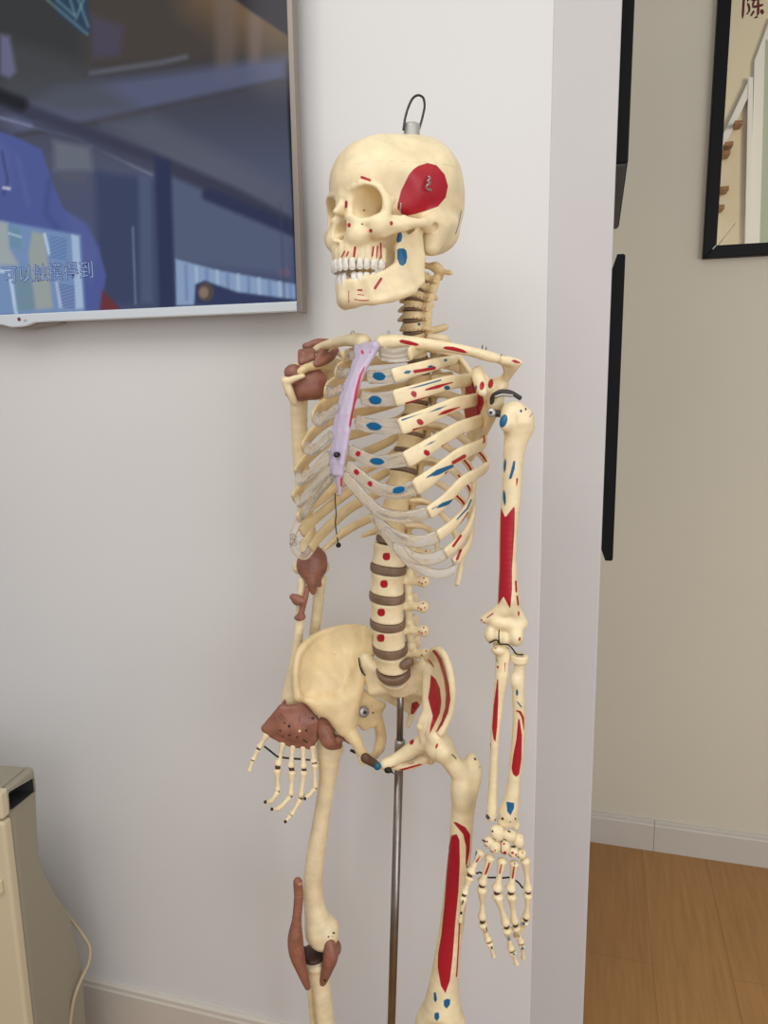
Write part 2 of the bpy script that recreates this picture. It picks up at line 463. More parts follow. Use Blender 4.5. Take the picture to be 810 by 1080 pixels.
# ------------------------------------------------------------------ the room
YW, YF = 1.273, 2.305          # wall with the television, far wall beyond the partition
XE = float(on_plane(575, 400, V(0, YW, 0), V(0, 1, 0))[0])   # end of the television wall
XP = float(on_plane(641, 400, V(0, YW + .006, 0), V(0, 1, 0))[0])
CEIL = 2.9
def struct(name, lo, hi, m, bevel=0):
    o = box(name, lo, hi, m, None, bevel); o['kind'] = 'structure'; return o
struct('floor', (-3, -2.6, -.05), (3.2, 3.2, 0), M['floor'])
struct('wall_left', (-3, YW, 0), (XE, YW + .09, CEIL), M['wall'], .002)
struct('wall_partition', (XE - .002, YW + .002, 0), (XP, YF, CEIL), M['pillar'], .003)
struct('wall_far', (XP - .3, YF, 0), (3.2, YF + .1, CEIL), M['wall_far'])
def skirting(name, x0, x1, y, h, t=.014):
    bm = bmesh.new()
    prof = [(y, 0), (y - t, 0), (y - t, h - .016), (y - t * .8, h - .012), (y - t * .75, h - .004), (y - t * .3, h), (y, h)]
    A = [bm.verts.new((x0, p[0], p[1])) for p in prof]; B = [bm.verts.new((x1, p[0], p[1])) for p in prof]
    for i in range(len(prof)):
        j = (i + 1) % len(prof); bm.faces.new((A[i], A[j], B[j], B[i]))
    bm.faces.new(A); bm.faces.new(B[::-1])
    o = bm_obj(name, bm, M['base']); o['kind'] = 'structure'; return o
hb1 = float(on_plane(88, 1033.3, V(0, YW - .014, 0), V(0, 1, 0))[2])
hb2 = float(on_plane(700, 868, V(0, YF - .014, 0), V(0, 1, 0))[2])
print('skirting heights', hb1, hb2, 'XE XP', XE, XP)
skirting('baseboard_left', -3, XE - .004, YW, hb1)
xs = float(on_plane(690, 866, V(0, YF, 0), V(0, 1, 0))[0])
skirting('baseboard_far', XP + .001, xs, YF, hb2)
skirting('baseboard_right', xs + .0012, 3.2, YF, hb2 - .001)

# black panels fixed to the hidden side face of the partition
def side_panel(pxr, y0, y1, pyt, pyb, label, ztop=None):
    p = on_plane(pxr, (max(pyt, 0) + pyb) / 2, V(0, y0, 0), V(0, 1, 0)); x1 = float(p[0])
    zt = ztop or float(on_plane(pxr, pyt, V(0, y0, 0), V(0, 1, 0))[2]); zb = float(on_plane(pxr, pyb, V(0, y0, 0), V(0, 1, 0))[2])
    return x1, zt, zb
x1, zt, zb = side_panel(666, 1.50, 2.1, 0, 172, '', 2.35)
r = empty('wall_screen', (XP, 1.8, zb), 'black screen edge high on the white partition, its grey underside showing', 'screen')
box('screen_body', (XP + .001, 1.50, zb + .001), (x1, 2.12, 2.35), M['blackmat'], r, .004)
box('underside', (XP + .002, 1.504, zb - .003), (x1 - .004, 2.11, zb + .002), M['greymat'], r, .001, label='grey underside panel')
x2, zt2, zb2 = side_panel(653, 1.55, 2.1, 268, 592, '')
r = empty('wall_panel', (XP, 1.8, zb2), 'narrow black panel on the edge of the white partition at chest height, below the other black one', 'panel')
bm = bmesh.new()
ch = .012
prof = [(XP + .001, zb2 + .03), (XP + .012, zb2), (x2 - .003, zb2), (x2, zb2 + .003), (x2, zt2 - .003), (x2 - .003, zt2), (XP + .012, zt2), (XP + .001, zt2 - .035)]
A = [bm.verts.new((p[0], 1.55, p[1])) for p in prof]; B = [bm.verts.new((p[0], 2.06, p[1])) for p in prof]
for i in range(len(prof)):
    j = (i + 1) % len(prof); bm.faces.new((A[i], A[j], B[j], B[i]))
bm.faces.new(A); bm.faces.new(B[::-1])
bm_obj('panel_board', bm, M['blackmat'], r)

# framed mirror on the far wall
def far(px, py, y=YF): return on_plane(px, py, V(0, y, 0), V(0, 1, 0))
mx0, mz0 = far(740.2, 274)[0], far(740.2, 274)[2]
ix0, iz0 = far(754.2, 261)[0], far(754.2, 261)[2]
mw, mh, fwid = .62, 1.0, float(ix0 - mx0)
r = empty('mirror', (mx0 + mw / 2, YF, mz0), 'black framed wall mirror with red writing, reflecting a stairwell', 'mirror')
bm = bmesh.new()
y0, y1 = YF - .028, YF - .0006
def framebar(a, b, c, d):
    for (p, q) in ((a, b),): pass
    lo = [bm.verts.new((p[0], y0, p[1])) for p in (a, b, c, d)]; hi = [bm.verts.new((p[0], y1, p[1])) for p in (a, b, c, d)]
    bm.faces.new(lo); bm.faces.new(hi[::-1])
    for i in range(4): bm.faces.new((lo[i], hi[i], hi[(i+1) % 4], lo[(i+1) % 4]))
o_ = [(mx0, mz0), (mx0 + mw, mz0), (mx0 + mw, mz0 + mh), (mx0, mz0 + mh)]
i_ = [(mx0 + fwid, mz0 + fwid), (mx0 + mw - fwid, mz0 + fwid), (mx0 + mw - fwid, mz0 + mh - fwid), (mx0 + fwid, mz0 + mh - fwid)]
for k in range(4): framebar(o_[k], o_[(k+1) % 4], i_[(k+1) % 4], i_[k])
fr = bm_obj('frame', bm, M['black'], r)
bv = fr.modifiers.new('bevel', 'BEVEL'); bv.width = .002; bv.segments = 2
box('mirror_glass', (mx0 + fwid * .8, YF - .012, mz0 + fwid * .8), (mx0 + mw - fwid * .8, YF - .004, mz0 + mh - fwid * .8), M['mirror'], r)
tube_obj('scratch', [far(755, 262, YF - .0125), far(776, 235, YF - .0125)], .0008, M['tvside'], r, 4, 6, 'thin diagonal scratch line')
tube_obj('frame_chip', [far(751.5, 263, YF - .0288), far(755, 259, YF - .0288)], .0013, M['white'], r, 4, 6, 'white chipped corner')
# red brush character, strokes in the mirror's own plane
yc = YF - .0127
st = []
for L, w_ in ([[(785, -6), (784.2, 4), (783.2, 20)], 1.0], [[(784.5, -5), (790, -6), (788.5, 2)], .9], [[(788.3, 3), (790.3, 8), (789.5, 13), (787, 15)], .9],
              [[(792, 0), (806, -1.5)], .8], [[(797, -6), (793.5, 7)], .9], [[(793.5, 7.5), (805.5, 4.8)], 1.0], [[(799.7, -1), (799.6, 12), (798.5, 17.5), (795.2, 19)], 1.0],
              [[(795.6, 11), (791.7, 17)], .9], [[(802.6, 10), (805, 14.6)], 1.3]):
    P = catmull(np.array([far(a, b, yc) for a, b in L]), 8)
    v_, f_ = loft(P, round_ends(w_ * .003, 8, .2), .0009, (1, .01, .02) if False else (.7, 0, .7), 8)
    st.append((v_, f_))
off = 0; vs, fs = [], []
for v_, f_ in st: vs.append(v_); fs.append(f_ + off); off += len(v_)
mk('lettering', np.vstack(vs), np.vstack(fs), M['redpaint'], r, True, 'red brush-written Chinese character')

# what the mirror looks back at: a stairwell across the room
def refl(px, py, Yr):
    d = ray(px, py); t = (2 * YF - 2 * .012 - Yr - CAM[1]) / d[1]; p = CAM + d * t; return V(p[0], Yr, p[2])
YS = -1.15
def slab(name, pts, y, th, m, parent):
    bm = bmesh.new(); A = [bm.verts.new((p[0], y, p[2])) for p in pts]; B = [bm.verts.new((p[0], y - th, p[2])) for p in pts]
    bm.faces.new(A); bm.faces.new(B[::-1])
    for i in range(len(A)):
        j = (i + 1) % len(A); bm.faces.new((A[i], A[j], B[j], B[i]))
    return bm_obj(name, bm, m, parent)
o = slab('wall_back', [refl(730, 330, YS), refl(840, 330, YS), refl(840, -40, YS), refl(730, -40, YS)], YS, .1, M['cream'], None); o['kind'] = 'structure'
o = slab('door_1', [refl(799, 300, YS), refl(838, 300, YS), refl(838, 44, YS), refl(806, 44, YS)], YS + .012, .01, M['sage'], None); o['kind'] = 'structure'
o = slab('trim_1', [refl(788, 300, YS), refl(799, 300, YS), refl(806, 44, YS), refl(838, 40, YS), refl(838, 14, YS), refl(811, 22, YS), refl(795, 66, YS)], YS + .03, .028, M['white'], None); o['kind'] = 'structure'
r = empty('staircase', refl(770, 200, YS + .05), 'white staircase with oak treads seen only in the mirror', 'staircase')
slab('stringer', [refl(755, 158, YS), refl(790, 84, YS), refl(792, 96, YS), refl(757, 170, YS)], YS + .04, .03, M['white'], r)
slab('wall_string', [refl(784, 290, YS), refl(790, 290, YS), refl(793, 84, YS), refl(788, 84, YS)], YS + .045, .03, M['white'], r)
for (a, b) in ((776, 135), (766, 157), (763, 166), (761.5, 203), (757, 222)):
    pa = refl(a - 4.5, b + 2.6, YS); pb = refl(a + 4.5, b - 2.6, YS)
    box('tread', (min(pa[0], pb[0]), YS + .002, min(pa[2], pb[2])), (max(pa[0], pb[0]), YS + .12, max(pa[2], pb[2])), M['oak'], r, .003)

# ------------------------------------------------------------------ television
YT = YW - .055
def tvp(px, py, y=YT): return on_plane(px, py, V(0, y, 0), V(0, 1, 0))
c_br = tvp(319.8, 330.2); s_br = tvp(313.6, 318)
tx1, tz0 = float(c_br[0]), float(c_br[2]); sx1, sz0 = float(s_br[0]), float(s_br[2])
bz = tx1 - sx1
TW = 1.10; tx0 = tx1 - TW; tz1 = sz0 + .60 + bz
tv = empty('television', ((tx0 + tx1) / 2, YW, tz0), 'large flat wall television with a thin silver bezel showing a blue-shirted figure and a caption', 'television')
box('back_housing', (tx0 + .02, YT + .012, tz0 + .02), (tx1 - .02, YW - .001, tz1 - .02), M['tvback'], tv, .006)
bm = bmesh.new()
bm_box(bm, (sx1, YT - .004, tz0 + .001), (tx1, YT + .02, tz1), .0015); bm_box(bm, (tx0, YT - .004, tz0 + .001), (tx0 + bz, YT + .02, tz1), .0015); bm_box(bm, (tx0, YT - .004, sz0 + .60), (tx1, YT + .02, tz1), .0015)
bm_obj('bezel', bm, M['tvside'], tv)
# bottom bar with the drooping lip under the maker's mark
xl = float(tvp(20, 340)[0]); n = 60
xs_ = np.linspace(tx0, sx1 + .001, n)
def droop(x):
    return .0075 * math.exp(-((x - xl) / .032) ** 4)
bm = bmesh.new(); prev = None
for x in xs_:
    zb_ = tz0 + .0025 - droop(x)
    ring = [bm.verts.new((x, yy, zz)) for yy, zz in ((YT - .0045, sz0), (YT - .007, sz0 - .003), (YT - .007, zb_ + .002), (YT - .004, zb_), (YT + .018, zb_ + .002), (YT + .018, sz0))]
    if prev:
        for i in range(6): bm.faces.new((prev[i], prev[(i+1) % 6], ring[(i+1) % 6], ring[i]))
    else: bm.faces.new(ring)
    prev = ring
bm.faces.new(prev[::-1])
bm_obj('bottom_bar', bm, M['silver'], tv, label='bright silver bottom bar with a curved lip')
bm = bmesh.new(); prev = None
for x in np.linspace(xl - .05, xl + .085, 30):
    dz = .0045 * math.exp(-((x - xl - .025) / .045) ** 4)
    ring = [bm.verts.new((x, yy, zz)) for yy, zz in ((YT + .001, tz0 + .003), (YT + .001, tz0 + .0015 - dz - droop(x) * .6), (YT + .03, tz0 + .0015 - dz - droop(x) * .6), (YT + .03, tz0 + .003))]
    if prev:
        for i in range(4): bm.faces.new((prev[i], prev[(i+1) % 4], ring[(i+1) % 4], ring[i]))
    else: bm.faces.new(ring)
    prev = ring
bm.faces.new(prev[::-1])
bm_obj('sensor_lip', bm, M['tvside'], tv, label='dark grey lip below the bar')
# maker's mark on the bar
lc = tvp(20, 336.7, YT - .0078)
bm = bmesh.new(); bmesh.ops.create_circle(bm, cap_ends=True, radius=.0036, segments=24, matrix=Matrix.Translation(Vector(lc)) @ Matrix.Rotation(math.radians(90), 4, 'X'))
bm_obj('logo_disc', bm, mat('logo crimson', (116, 40, 58), .5), tv, label='dark red round logo')
def text_mesh(name, s, size, mtl, parent, origin, label=None, yoff=0, extrude=.0002, outline=0, grow=0.):
    cu = bpy.data.curves.new(name, 'FONT'); cu.body = s; cu.size = size; cu.extrude = extrude; cu.offset = grow; cu.resolution_u = 2
    to = bpy.data.objects.new(name, cu); COL.objects.link(to)
    dg = bpy.context.evaluated_depsgraph_get()
    me = bpy.data.meshes.new_from_object(to.evaluated_get(dg))
    bpy.data.objects.remove(to); bpy.data.curves.remove(cu)
    me.transform(Matrix.Translation(Vector(origin - root_loc(parent))) @ Matrix.Rotation(math.radians(90), 4, 'X'))
    me.materials.clear(); me.materials.append(mtl)
    o = bpy.data.objects.new(name, me); COL.objects.link(o); o.parent = parent
    if label: o['label'] = label
    return o
text_mesh('logo_letters', 'LG', .0062, mat('logo grey', (150, 146, 148), .5), tv, tvp(25, 339.2, YT - .0078), 'small grey logo letters')

# TV picture with room reflections painted in, per point of the screen's own grid
nx, nz = 400, 224
gx = np.linspace(tx0 + bz, sx1, nx); gz = np.linspace(sz0, sz0 + .60, nz)
GX, GZ = np.meshgrid(gx, gz, indexing='ij')
P = np.stack([GX, np.full_like(GX, YT), GZ], -1).reshape(-1, 3)
q = proj(P)
colr = np.zeros((len(P), 3))
x, y = q[:, 0], q[:, 1]
def mixc(m, c, a=1.):
    global colr
    m = (np.clip(m, 0, 1) * a)[:, None]; colr = colr * (1 - m) + np.array(c, float) * m
def soft(sd, w): return np.clip(sd / w + .5, 0, 1)
def poly(G, c, w=4., a=1.): mixc(soft(sd_poly(q, G), w), c, a)
def line(L, r, c, w=3., a=1.): mixc(soft(sd_line(q, L, r), w), c, a)
colr[:] = (60, 60, 66)
mixc(np.clip((y - 60) / 120, 0, 1), (82, 88, 114)); mixc(np.clip((y - 180) / 120, 0, 1), (74, 84, 118))
poly([(-300, -80), (80, -80), (80, 75), (-10, 85), (-300, 70)], (56, 58, 58), 30)
poly([(90, -80), (330, -80), (330, 62), (215, 66), (90, 72)], (74, 66, 60), 26)
poly([(170, -80), (320, -80), (320, 60), (250, 40), (200, 10)], (126, 98, 66), 44, .8)
poly([(95, 15), (130, 28), (126, 58), (98, 62)], (78, 74, 104), 10, .7)
line([(96, 77), (170, 66), (196, 60)], 2.5, (104, 108, 120), 5, .8)
poly([(226, -20), (250, -20), (248, 85), (228, 88)], (120, 104, 96), 10, .6); poly([(262, 10), (276, 10), (275, 70), (262, 75)], (130, 112, 104), 8, .6)
poly([(60, 92), (140, 82), (302, 60), (304, 84), (150, 118), (20, 143), (0, 125)], (92, 98, 130), 14, .9)
poly([(0, 40), (70, 60), (150, 118), (60, 120), (0, 100)], (76, 80, 84), 20, .6)
line([(18, 143), (90, 132), (160, 116), (230, 101), (303, 85)], 3.2, (66, 64, 72), 6, .8)
poly([(110, 130), (160, 122), (260, 175), (306, 200), (306, 255), (180, 175)], (98, 102, 116), 20, .6)
poly([(100, 180), (165, 190), (165, 322), (105, 322)], (60, 70, 104), 10)
poly([(180, 180), (306, 235), (306, 290), (182, 275)], (88, 98, 128), 10)
line([(-5, 104), (60, 130), (160, 168), (245, 205), (312, 240)], 8, (60, 63, 84), 7)
line([(220, 205), (312, 243)], 7, (48, 54, 86), 6)
line([(0, 124), (80, 146), (160, 184)], 1.4, (128, 138, 166), 2.5, .8)
line([(40, 132), (165, 178)], 5, (70, 74, 96), 6, .8)
poly([(163, 165), (180, 170), (185, 325), (168, 325)], (46, 54, 88), 5)
poly([(146, 185), (160, 186), (162, 320), (148, 320)], (86, 98, 126), 6, .8)
line([(140, 240), (143, 320)], 1.0, (132, 146, 176), 2.5, .7)
poly([(56, 148), (95, 155), (98, 180), (58, 180)], (112, 118, 132), 8, .85); poly([(62, 182), (92, 184), (90, 192), (66, 192)], (96, 96, 110), 6, .6)
poly([(0, 36), (10, 38), (17, 76), (10, 82), (0, 78)], (116, 116, 156), 6, .8)
line([(-8, 98), (22, 110)], 7, (30, 30, 38), 8)
poly([(44, -30), (90, -30), (95, 34), (88, 36), (62, 16)], (44, 66, 92), 4)
for L in ([(60, 0), (78, 16)], [(73, -4), (79, 16)], [(90, -5), (80, 20)], [(80, -8), (93, 28)], [(50, 0), (92, 36)]): line(L, 1.2, (122, 168, 172), 3, .6)
poly([(236, -10), (310, -10), (310, 42), (262, 10)], (46, 44, 50), 3)
poly([(-300, 160), (-80, 145), (0, 139), (20, 146), (44, 158), (54, 190), (68, 222), (90, 236), (104, 262), (112, 290), (106, 330), (-300, 340)], (80, 94, 160), 3)
poly([(-40, 150), (0, 148), (12, 160), (14, 200), (-40, 200)], (92, 104, 166), 8, .6)
line([(52, 190), (48, 225), (60, 240)], 2.5, (66, 78, 140), 6, .7); line([(2, 160), (8, 190), (4, 205)], 1.2, (58, 66, 112), 3, .7); line([(18, 165), (30, 215)], 2, (92, 106, 172), 6, .7)
poly([(70, 224), (92, 236), (104, 264), (96, 300), (82, 262)], (90, 102, 162), 8, .7)
line([(4, 198), (10, 199)], 1.6, (190, 196, 220), 2)
# houses mirrored in the glass, painted into the glowing picture
poly([(-300, 180), (-60, 222), (85, 248), (90, 330), (-300, 340)], (128, 160, 202), 4, .85)
poly([(-60, 222), (8, 235), (10, 262), (20, 280), (-60, 280)], (170, 180, 178), 5, .9)
poly([(9, 237), (21, 240), (22, 263), (11, 260)], (110, 150, 176), 2); line([(9, 246), (22, 250)], .8, (190, 210, 224), 1.5)
poly([(34, 244), (47, 247), (56, 325), (36, 327), (30, 268)], (164, 172, 164), 4, .9)
line([(47, 247), (52, 268)], 1.4, (190, 216, 238), 2)
for k in range(9): line([(53, 249.5 + k * 2.7), (70, 252 + k * 2.7)], .55, (92, 122, 178), 1.4)
poly([(75, 247), (83, 249), (88, 325), (80, 326)], (176, 200, 232), 2, .9)
for k in range(9): line([(61, 300 + k * 2.8), (78, 302.5 + k * 2.8)], .55, (92, 112, 166), 1.4)
poly([(58, 297), (61, 297), (66, 325), (62, 325)], (186, 208, 234), 2, .8)
line([(0, 286), (10, 286), (17, 330)], 2, (186, 210, 238), 2); poly([(16, 286), (32, 285), (38, 327), (18, 328)], (116, 146, 160), 4, .8)
poly([(105, 330), (108, 306), (124, 322), (130, 332)], (112, 52, 60), 4)
poly([(185, 273), (230, 285), (312, 300), (313, 320), (186, 322)], (142, 168, 204), 3)
for k in range(11): line([(196 + k * 11, 280 + k * 2), (197 + k * 11, 316)], 1.6, (176, 198, 224) if k % 2 else (112, 138, 186), 3, .8)
poly([(206, 300), (216, 296), (250, 308), (312, 316), (312, 322), (205, 322)], (50, 60, 98), 3); mixc(soft(sd_ell(q, (217, 308), 8.5, 10), 2), (86, 76, 70)); mixc(soft(sd_ell(q, (215, 308.5), 5, 6), 3), (140, 122, 104))
mixc(soft(sd_ell(q, (300, 288), 6, 5), 4), (120, 96, 120), .7)
line([(296, 215), (300, 320)], 1, (66, 70, 96), 3, .5)
mixc(soft(x - 298.5 - y * .045, 2.5) * np.clip((y - 60) / 40, 0, 1), (22, 22, 28)); 
i = np.arange(nx - 1)[:, None] * nz; j = np.arange(nz - 1)[None]
F = np.stack([i + j, i + nz + j, i + nz + j + 1, i + j + 1], -1).reshape(-1, 4)
colr = colr * .86 + colr.mean(1, keepdims=True) * .04
lc_ = np.where(colr / 255 <= .04045, colr / 255 / 12.92, ((colr / 255 + .055) / 1.055) ** 2.4)
ms = bpy.data.materials.new('screen picture with painted reflections'); ms.use_nodes = True; nt = ms.node_tree; b = nt.nodes['Principled BSDF']
a = nt.nodes.new('ShaderNodeAttribute'); a.attribute_name = 'picture'
b.inputs['Base Color'].default_value = (.004, .004, .005, 1); b.inputs['Roughness'].default_value = .12; b.inputs['Specular IOR Level'].default_value = .12
nt.links.new(a.outputs['Color'], b.inputs['Emission Color']); b.inputs['Emission Strength'].default_value = 1.0
scr = mk('screen', P, F, ms, tv, False, 'dark glossy screen with a blurred picture in blue and painted-in reflections')
ca = scr.data.attributes.new('picture', 'FLOAT_COLOR', 'POINT')
ca.data.foreach_set('color', np.hstack([lc_, np.ones((len(P), 1))]).astype(np.float32).ravel())
co = tvp(4, 297.5, YT - .0006)
cd = text_mesh('caption_outline', '可以触摸得到', .034, mat('caption dark', (58, 66, 100), .6, spec=0, emit=.8), tv, co, 'dark outline of the on-screen caption', grow=.0007, extrude=.0001)
cl = text_mesh('caption', '可以触摸得到', .034, mat('caption grey', (122, 142, 176), .6, spec=0, emit=.6), tv, co + V(0, -.0004, 0), 'pale on-screen Chinese caption', grow=-.0005, extrude=.0001)
print('caption px', proj(np.array([v.co for v in cl.data.vertices]) + root_loc(cl)).min(0), proj(np.array([v.co for v in cl.data.vertices]) + root_loc(cl)).max(0))

# ------------------------------------------------------------------ appliance by the wall
ZA0 = 1.215
f0 = at(3.5, 828, ZA0); b0 = at(36.5, 806, 1.305)      # side face top edge, front and back
hgt = float(b0[2])
ap = empty('portable_appliance', (b0[0] - .2, b0[1], 0), 'grey-beige boxy appliance with a recessed side handle, standing by the wall', 'appliance')
sd_ = nrm(V(b0[0] - f0[0], b0[1] - f0[1], 0)); nrm_ = V(sd_[1], -sd_[0], 0)     # along side face to the back; outward
print('appliance', f0, b0, sd_, nrm_)
L_ = float(np.linalg.norm((b0 - f0)[:2])); F0 = V(f0[0], f0[1], 0); Wd = .42
def ap_pt(s, o, z): return F0 + sd_ * s + nrm_ * o + V(0, 0, z)
def extr(name, prof, o0, o1, m, bev=.0, parent=None, label=None, smooth=False):
    bm = bmesh.new(); A = [bm.verts.new(ap_pt(s, o0, z)) for s, z in prof]; B = [bm.verts.new(ap_pt(s, o1, z)) for s, z in prof]
    bm.faces.new(A); bm.faces.new(B[::-1])
    for i in range(len(A)):
        j = (i + 1) % len(A); bm.faces.new((A[i], A[j], B[j], B[i]))
    o = bm_obj(name, bm, m, parent or ap, False, label)
    if bev:
        bv = o.modifiers.new('bevel', 'BEVEL'); bv.width = bev; bv.segments = 3; bv.limit_method = 'ANGLE'
    return o
# body: shell with a back that flares out towards the foot (profile along the side face)
def side_s(px, py):
    p = on_plane(px, py, F0, nrm_); return float((p - F0).dot(sd_)), float(p[2])
fl = [side_s(*p) for p in ((42, 900), (47, 918), (60, 942), (75, 966), (88, 1016), (92, 1080))]
print('flare', fl)
sm_ = .012
prof = [(sm_, .02), (sm_, hgt - .004)] + [(L_, hgt - .004), (L_ + .001, hgt - .03)] + fl + [(fl[-1][0] + .01, .02)]
body = extr('body', prof, 0, -Wd, M['app_side'], .008)
zs_lo = side_s(10, 858)[1]
cut = extr('cut', [side_s(*p) for p in ((8.5, 836), (34.5, 821), (36, 835), (10, 856))], .02, -.045, M['app_dark'], 0)
bo = body.modifiers.new('recess', 'BOOLEAN'); bo.operation = 'DIFFERENCE'; bo.object = cut; bo.solver = 'EXACT'
bpy.context.view_layer.update()
me_ = bpy.data.meshes.new_from_object(body.evaluated_get(bpy.context.evaluated_depsgraph_get())); body.modifiers.clear(); body.data = me_
bpy.data.objects.remove(cut)
body.data.materials.clear(); body.data.materials.append(M['app_side']); body.data.materials.append(M['app_dark'])
for pl in body.data.polygons:
    q_ = np.array(pl.center) + root_loc(body) - F0; o_d = float(q_.dot(nrm_)); s_d = float(q_.dot(sd_)); pl.material_index = 1 if (-.047 < o_d < -.004 and .008 < s_d < L_ - .006 and zs_lo < q_[2] < hgt - .012) else 0
g = [side_s(*p) for p in ((7.5, 835), (35.3, 819.5), (37, 836), (9.2, 858))]
G3 = [ap_pt(s, .001, z) for s, z in g]
G4 = []
for i in range(4):
    a_, b_ = G3[i], G3[(i + 1) % 4]; G4 += [a_ * .93 + b_ * .07, a_ * .8 + b_ * .2, a_ * .5 + b_ * .5, a_ * .2 + b_ * .8, a_ * .07 + b_ * .93]
tube_obj('handle_rim', G4 + [G4[0]], .0013, M['app_side'], ap, 60, 6, label='raised rim around the grip recess')
extr('handle_back', [side_s(*p) for p in ((8.5, 836), (34.5, 821), (36, 835), (10, 856))], -.040, -.046, M['app_dark'], 0, label='dark back of the grip recess')
# front panels, slightly proud, split by a seam
zs = float(on_plane(4, 866, F0, nrm_)[2])
bm = bmesh.new()
def ap_box(bm, s0, s1, o0, o1, z0, z1, bev=.006):
    k0 = len(bm.verts); bm_box(bm, (0, 0, 0), (1, 1, 1), 0)
    bm.verts.ensure_lookup_table()
    for v in list(bm.verts)[k0:]:
        v.co = Vector(ap_pt(s0 + v.co.x * (s1 - s0), o0 + v.co.y * (o1 - o0), z0 + v.co.z * (z1 - z0)))
ap_box(bm, -.012, sm_ - .001, .001, -Wd - .001, zs + .002, hgt)
o = bm_obj('top_front_panel', bm, M['app_front'], ap, label='beige upper front panel'); bv = o.modifiers.new('b', 'BEVEL'); bv.width = .006; bv.segments = 3
bm = bmesh.new(); ap_box(bm, -.012, sm_ - .001, .001, -Wd - .001, .02, zs - .002)
o = bm_obj('lower_front_panel', bm, M['app_front'], ap, label='beige lower front panel'); bv = o.modifiers.new('b', 'BEVEL'); bv.width = .006; bv.segments = 3
bm = bmesh.new(); ap_box(bm, .004, L_ - .012, -.012, -Wd + .012, hgt - .006, hgt - .0035 + .0045)
o = bm_obj('top_cover', bm, M['app_side'], ap); bv = o.modifiers.new('b', 'BEVEL'); bv.width = .005; bv.segments = 3
zc = float(on_plane(8, 938, F0, nrm_)[2])
bm = bmesh.new(); ap_box(bm, -.02, -.011, -.012, -.06, zc - .012, zc + .016)
o = bm_obj('front_catch', bm, M['app_front'], ap, label='small pale catch on the front panel'); bv = o.modifiers.new('b', 'BEVEL'); bv.width = .003; bv.segments = 2
for s in (.03, L_ - .02):
    for o_2 in (-.04, -Wd + .04):
        bm = bmesh.new(); bmesh.ops.create_cone(bm, cap_ends=True, segments=16, radius1=.018, radius2=.02, depth=.021, matrix=Matrix.Translation(Vector(ap_pt(s, o_2, .0105))))
        bm_obj('foot', bm, M['app_dark'], ap)
# its cord, hanging from the back and down to the floor
zc_ = 1.46
cp = [at(56, 944, 1.43), at(72, 966, 1.42), at(86, 984, 1.41), at(95, 1000, 1.40), at(93.5, 1016, 1.385), at(86, 1032, 1.365), at(79, 1050, 1.345), at(74, 1080, 1.33), at(72, 1110, 1.32)]
cp.append(V(cp[-1][0] + .02, cp[-1][1] - .02, .006)); cp.append(V(cp[-1][0] - .12, cp[-1][1] + .01, .004))
tube_obj('power_cord', cp, .0036, M['cord'], ap, 80, 10, label='thin beige power cord')
# ------------------------------------------------------------------ the skeleton: head, spine, ribcage
T = Frame(at(410, 600, 1.05), 42, 3.0)
sk = empty('human_skeleton', V(*(at(412, 700, 1.05)[:2]), 0), 'cream teaching skeleton with red and blue muscle marks and brown ligaments', 'skeleton')
def mpp(P): return float((np.asarray(P) - CAM).dot(c_f)) / FPX
def B(name): return M['bone']
# --- spine centres
KEY = {0:(448,283),2:(440,302),4:(434,322),6:(433,343),7:(436,357),10:(444,400),14:(432,466),16:(423,505),18:(414,551),19:(409,586),20:(408,615),21:(407,644),22:(408.5,671),23:(412,697),24:(418,722)}
ii = np.arange(25); ks = sorted(KEY)
sp = np.stack([np.interp(ii, ks, [KEY[k][c] for k in ks]) for c in (0, 1)], -1)
for _ in range(2): sp[1:-1] = sp[1:-1] * .5 + (sp[:-2] + sp[2:]) * .25
SPN = np.array([T.sx(p[0], p[1], 0) for p in sp])
SPT = np.gradient(SPN, axis=0); SPT = -SPT / np.linalg.norm(SPT, axis=1)[:, None]     # up
print('spine Z', [round(Zof(p), 3) for p in SPN], 'spacing', [round(float(np.linalg.norm(SPN[i+1]-SPN[i])), 4) for i in range(24)])
class VF:
    def __init__(s, O, up, f):
        s.O = O; s.u = nrm(up); s.f = nrm(f - np.dot(f, s.u) * s.u); s.l = np.cross(s.u, s.f); s.R = np.stack([s.l, s.f, s.u], 0)
        s.R[0] *= 1
    def w(s, p): return s.O + np.asarray(p) @ s.R
mm = lambda *a: V(*a) * .001
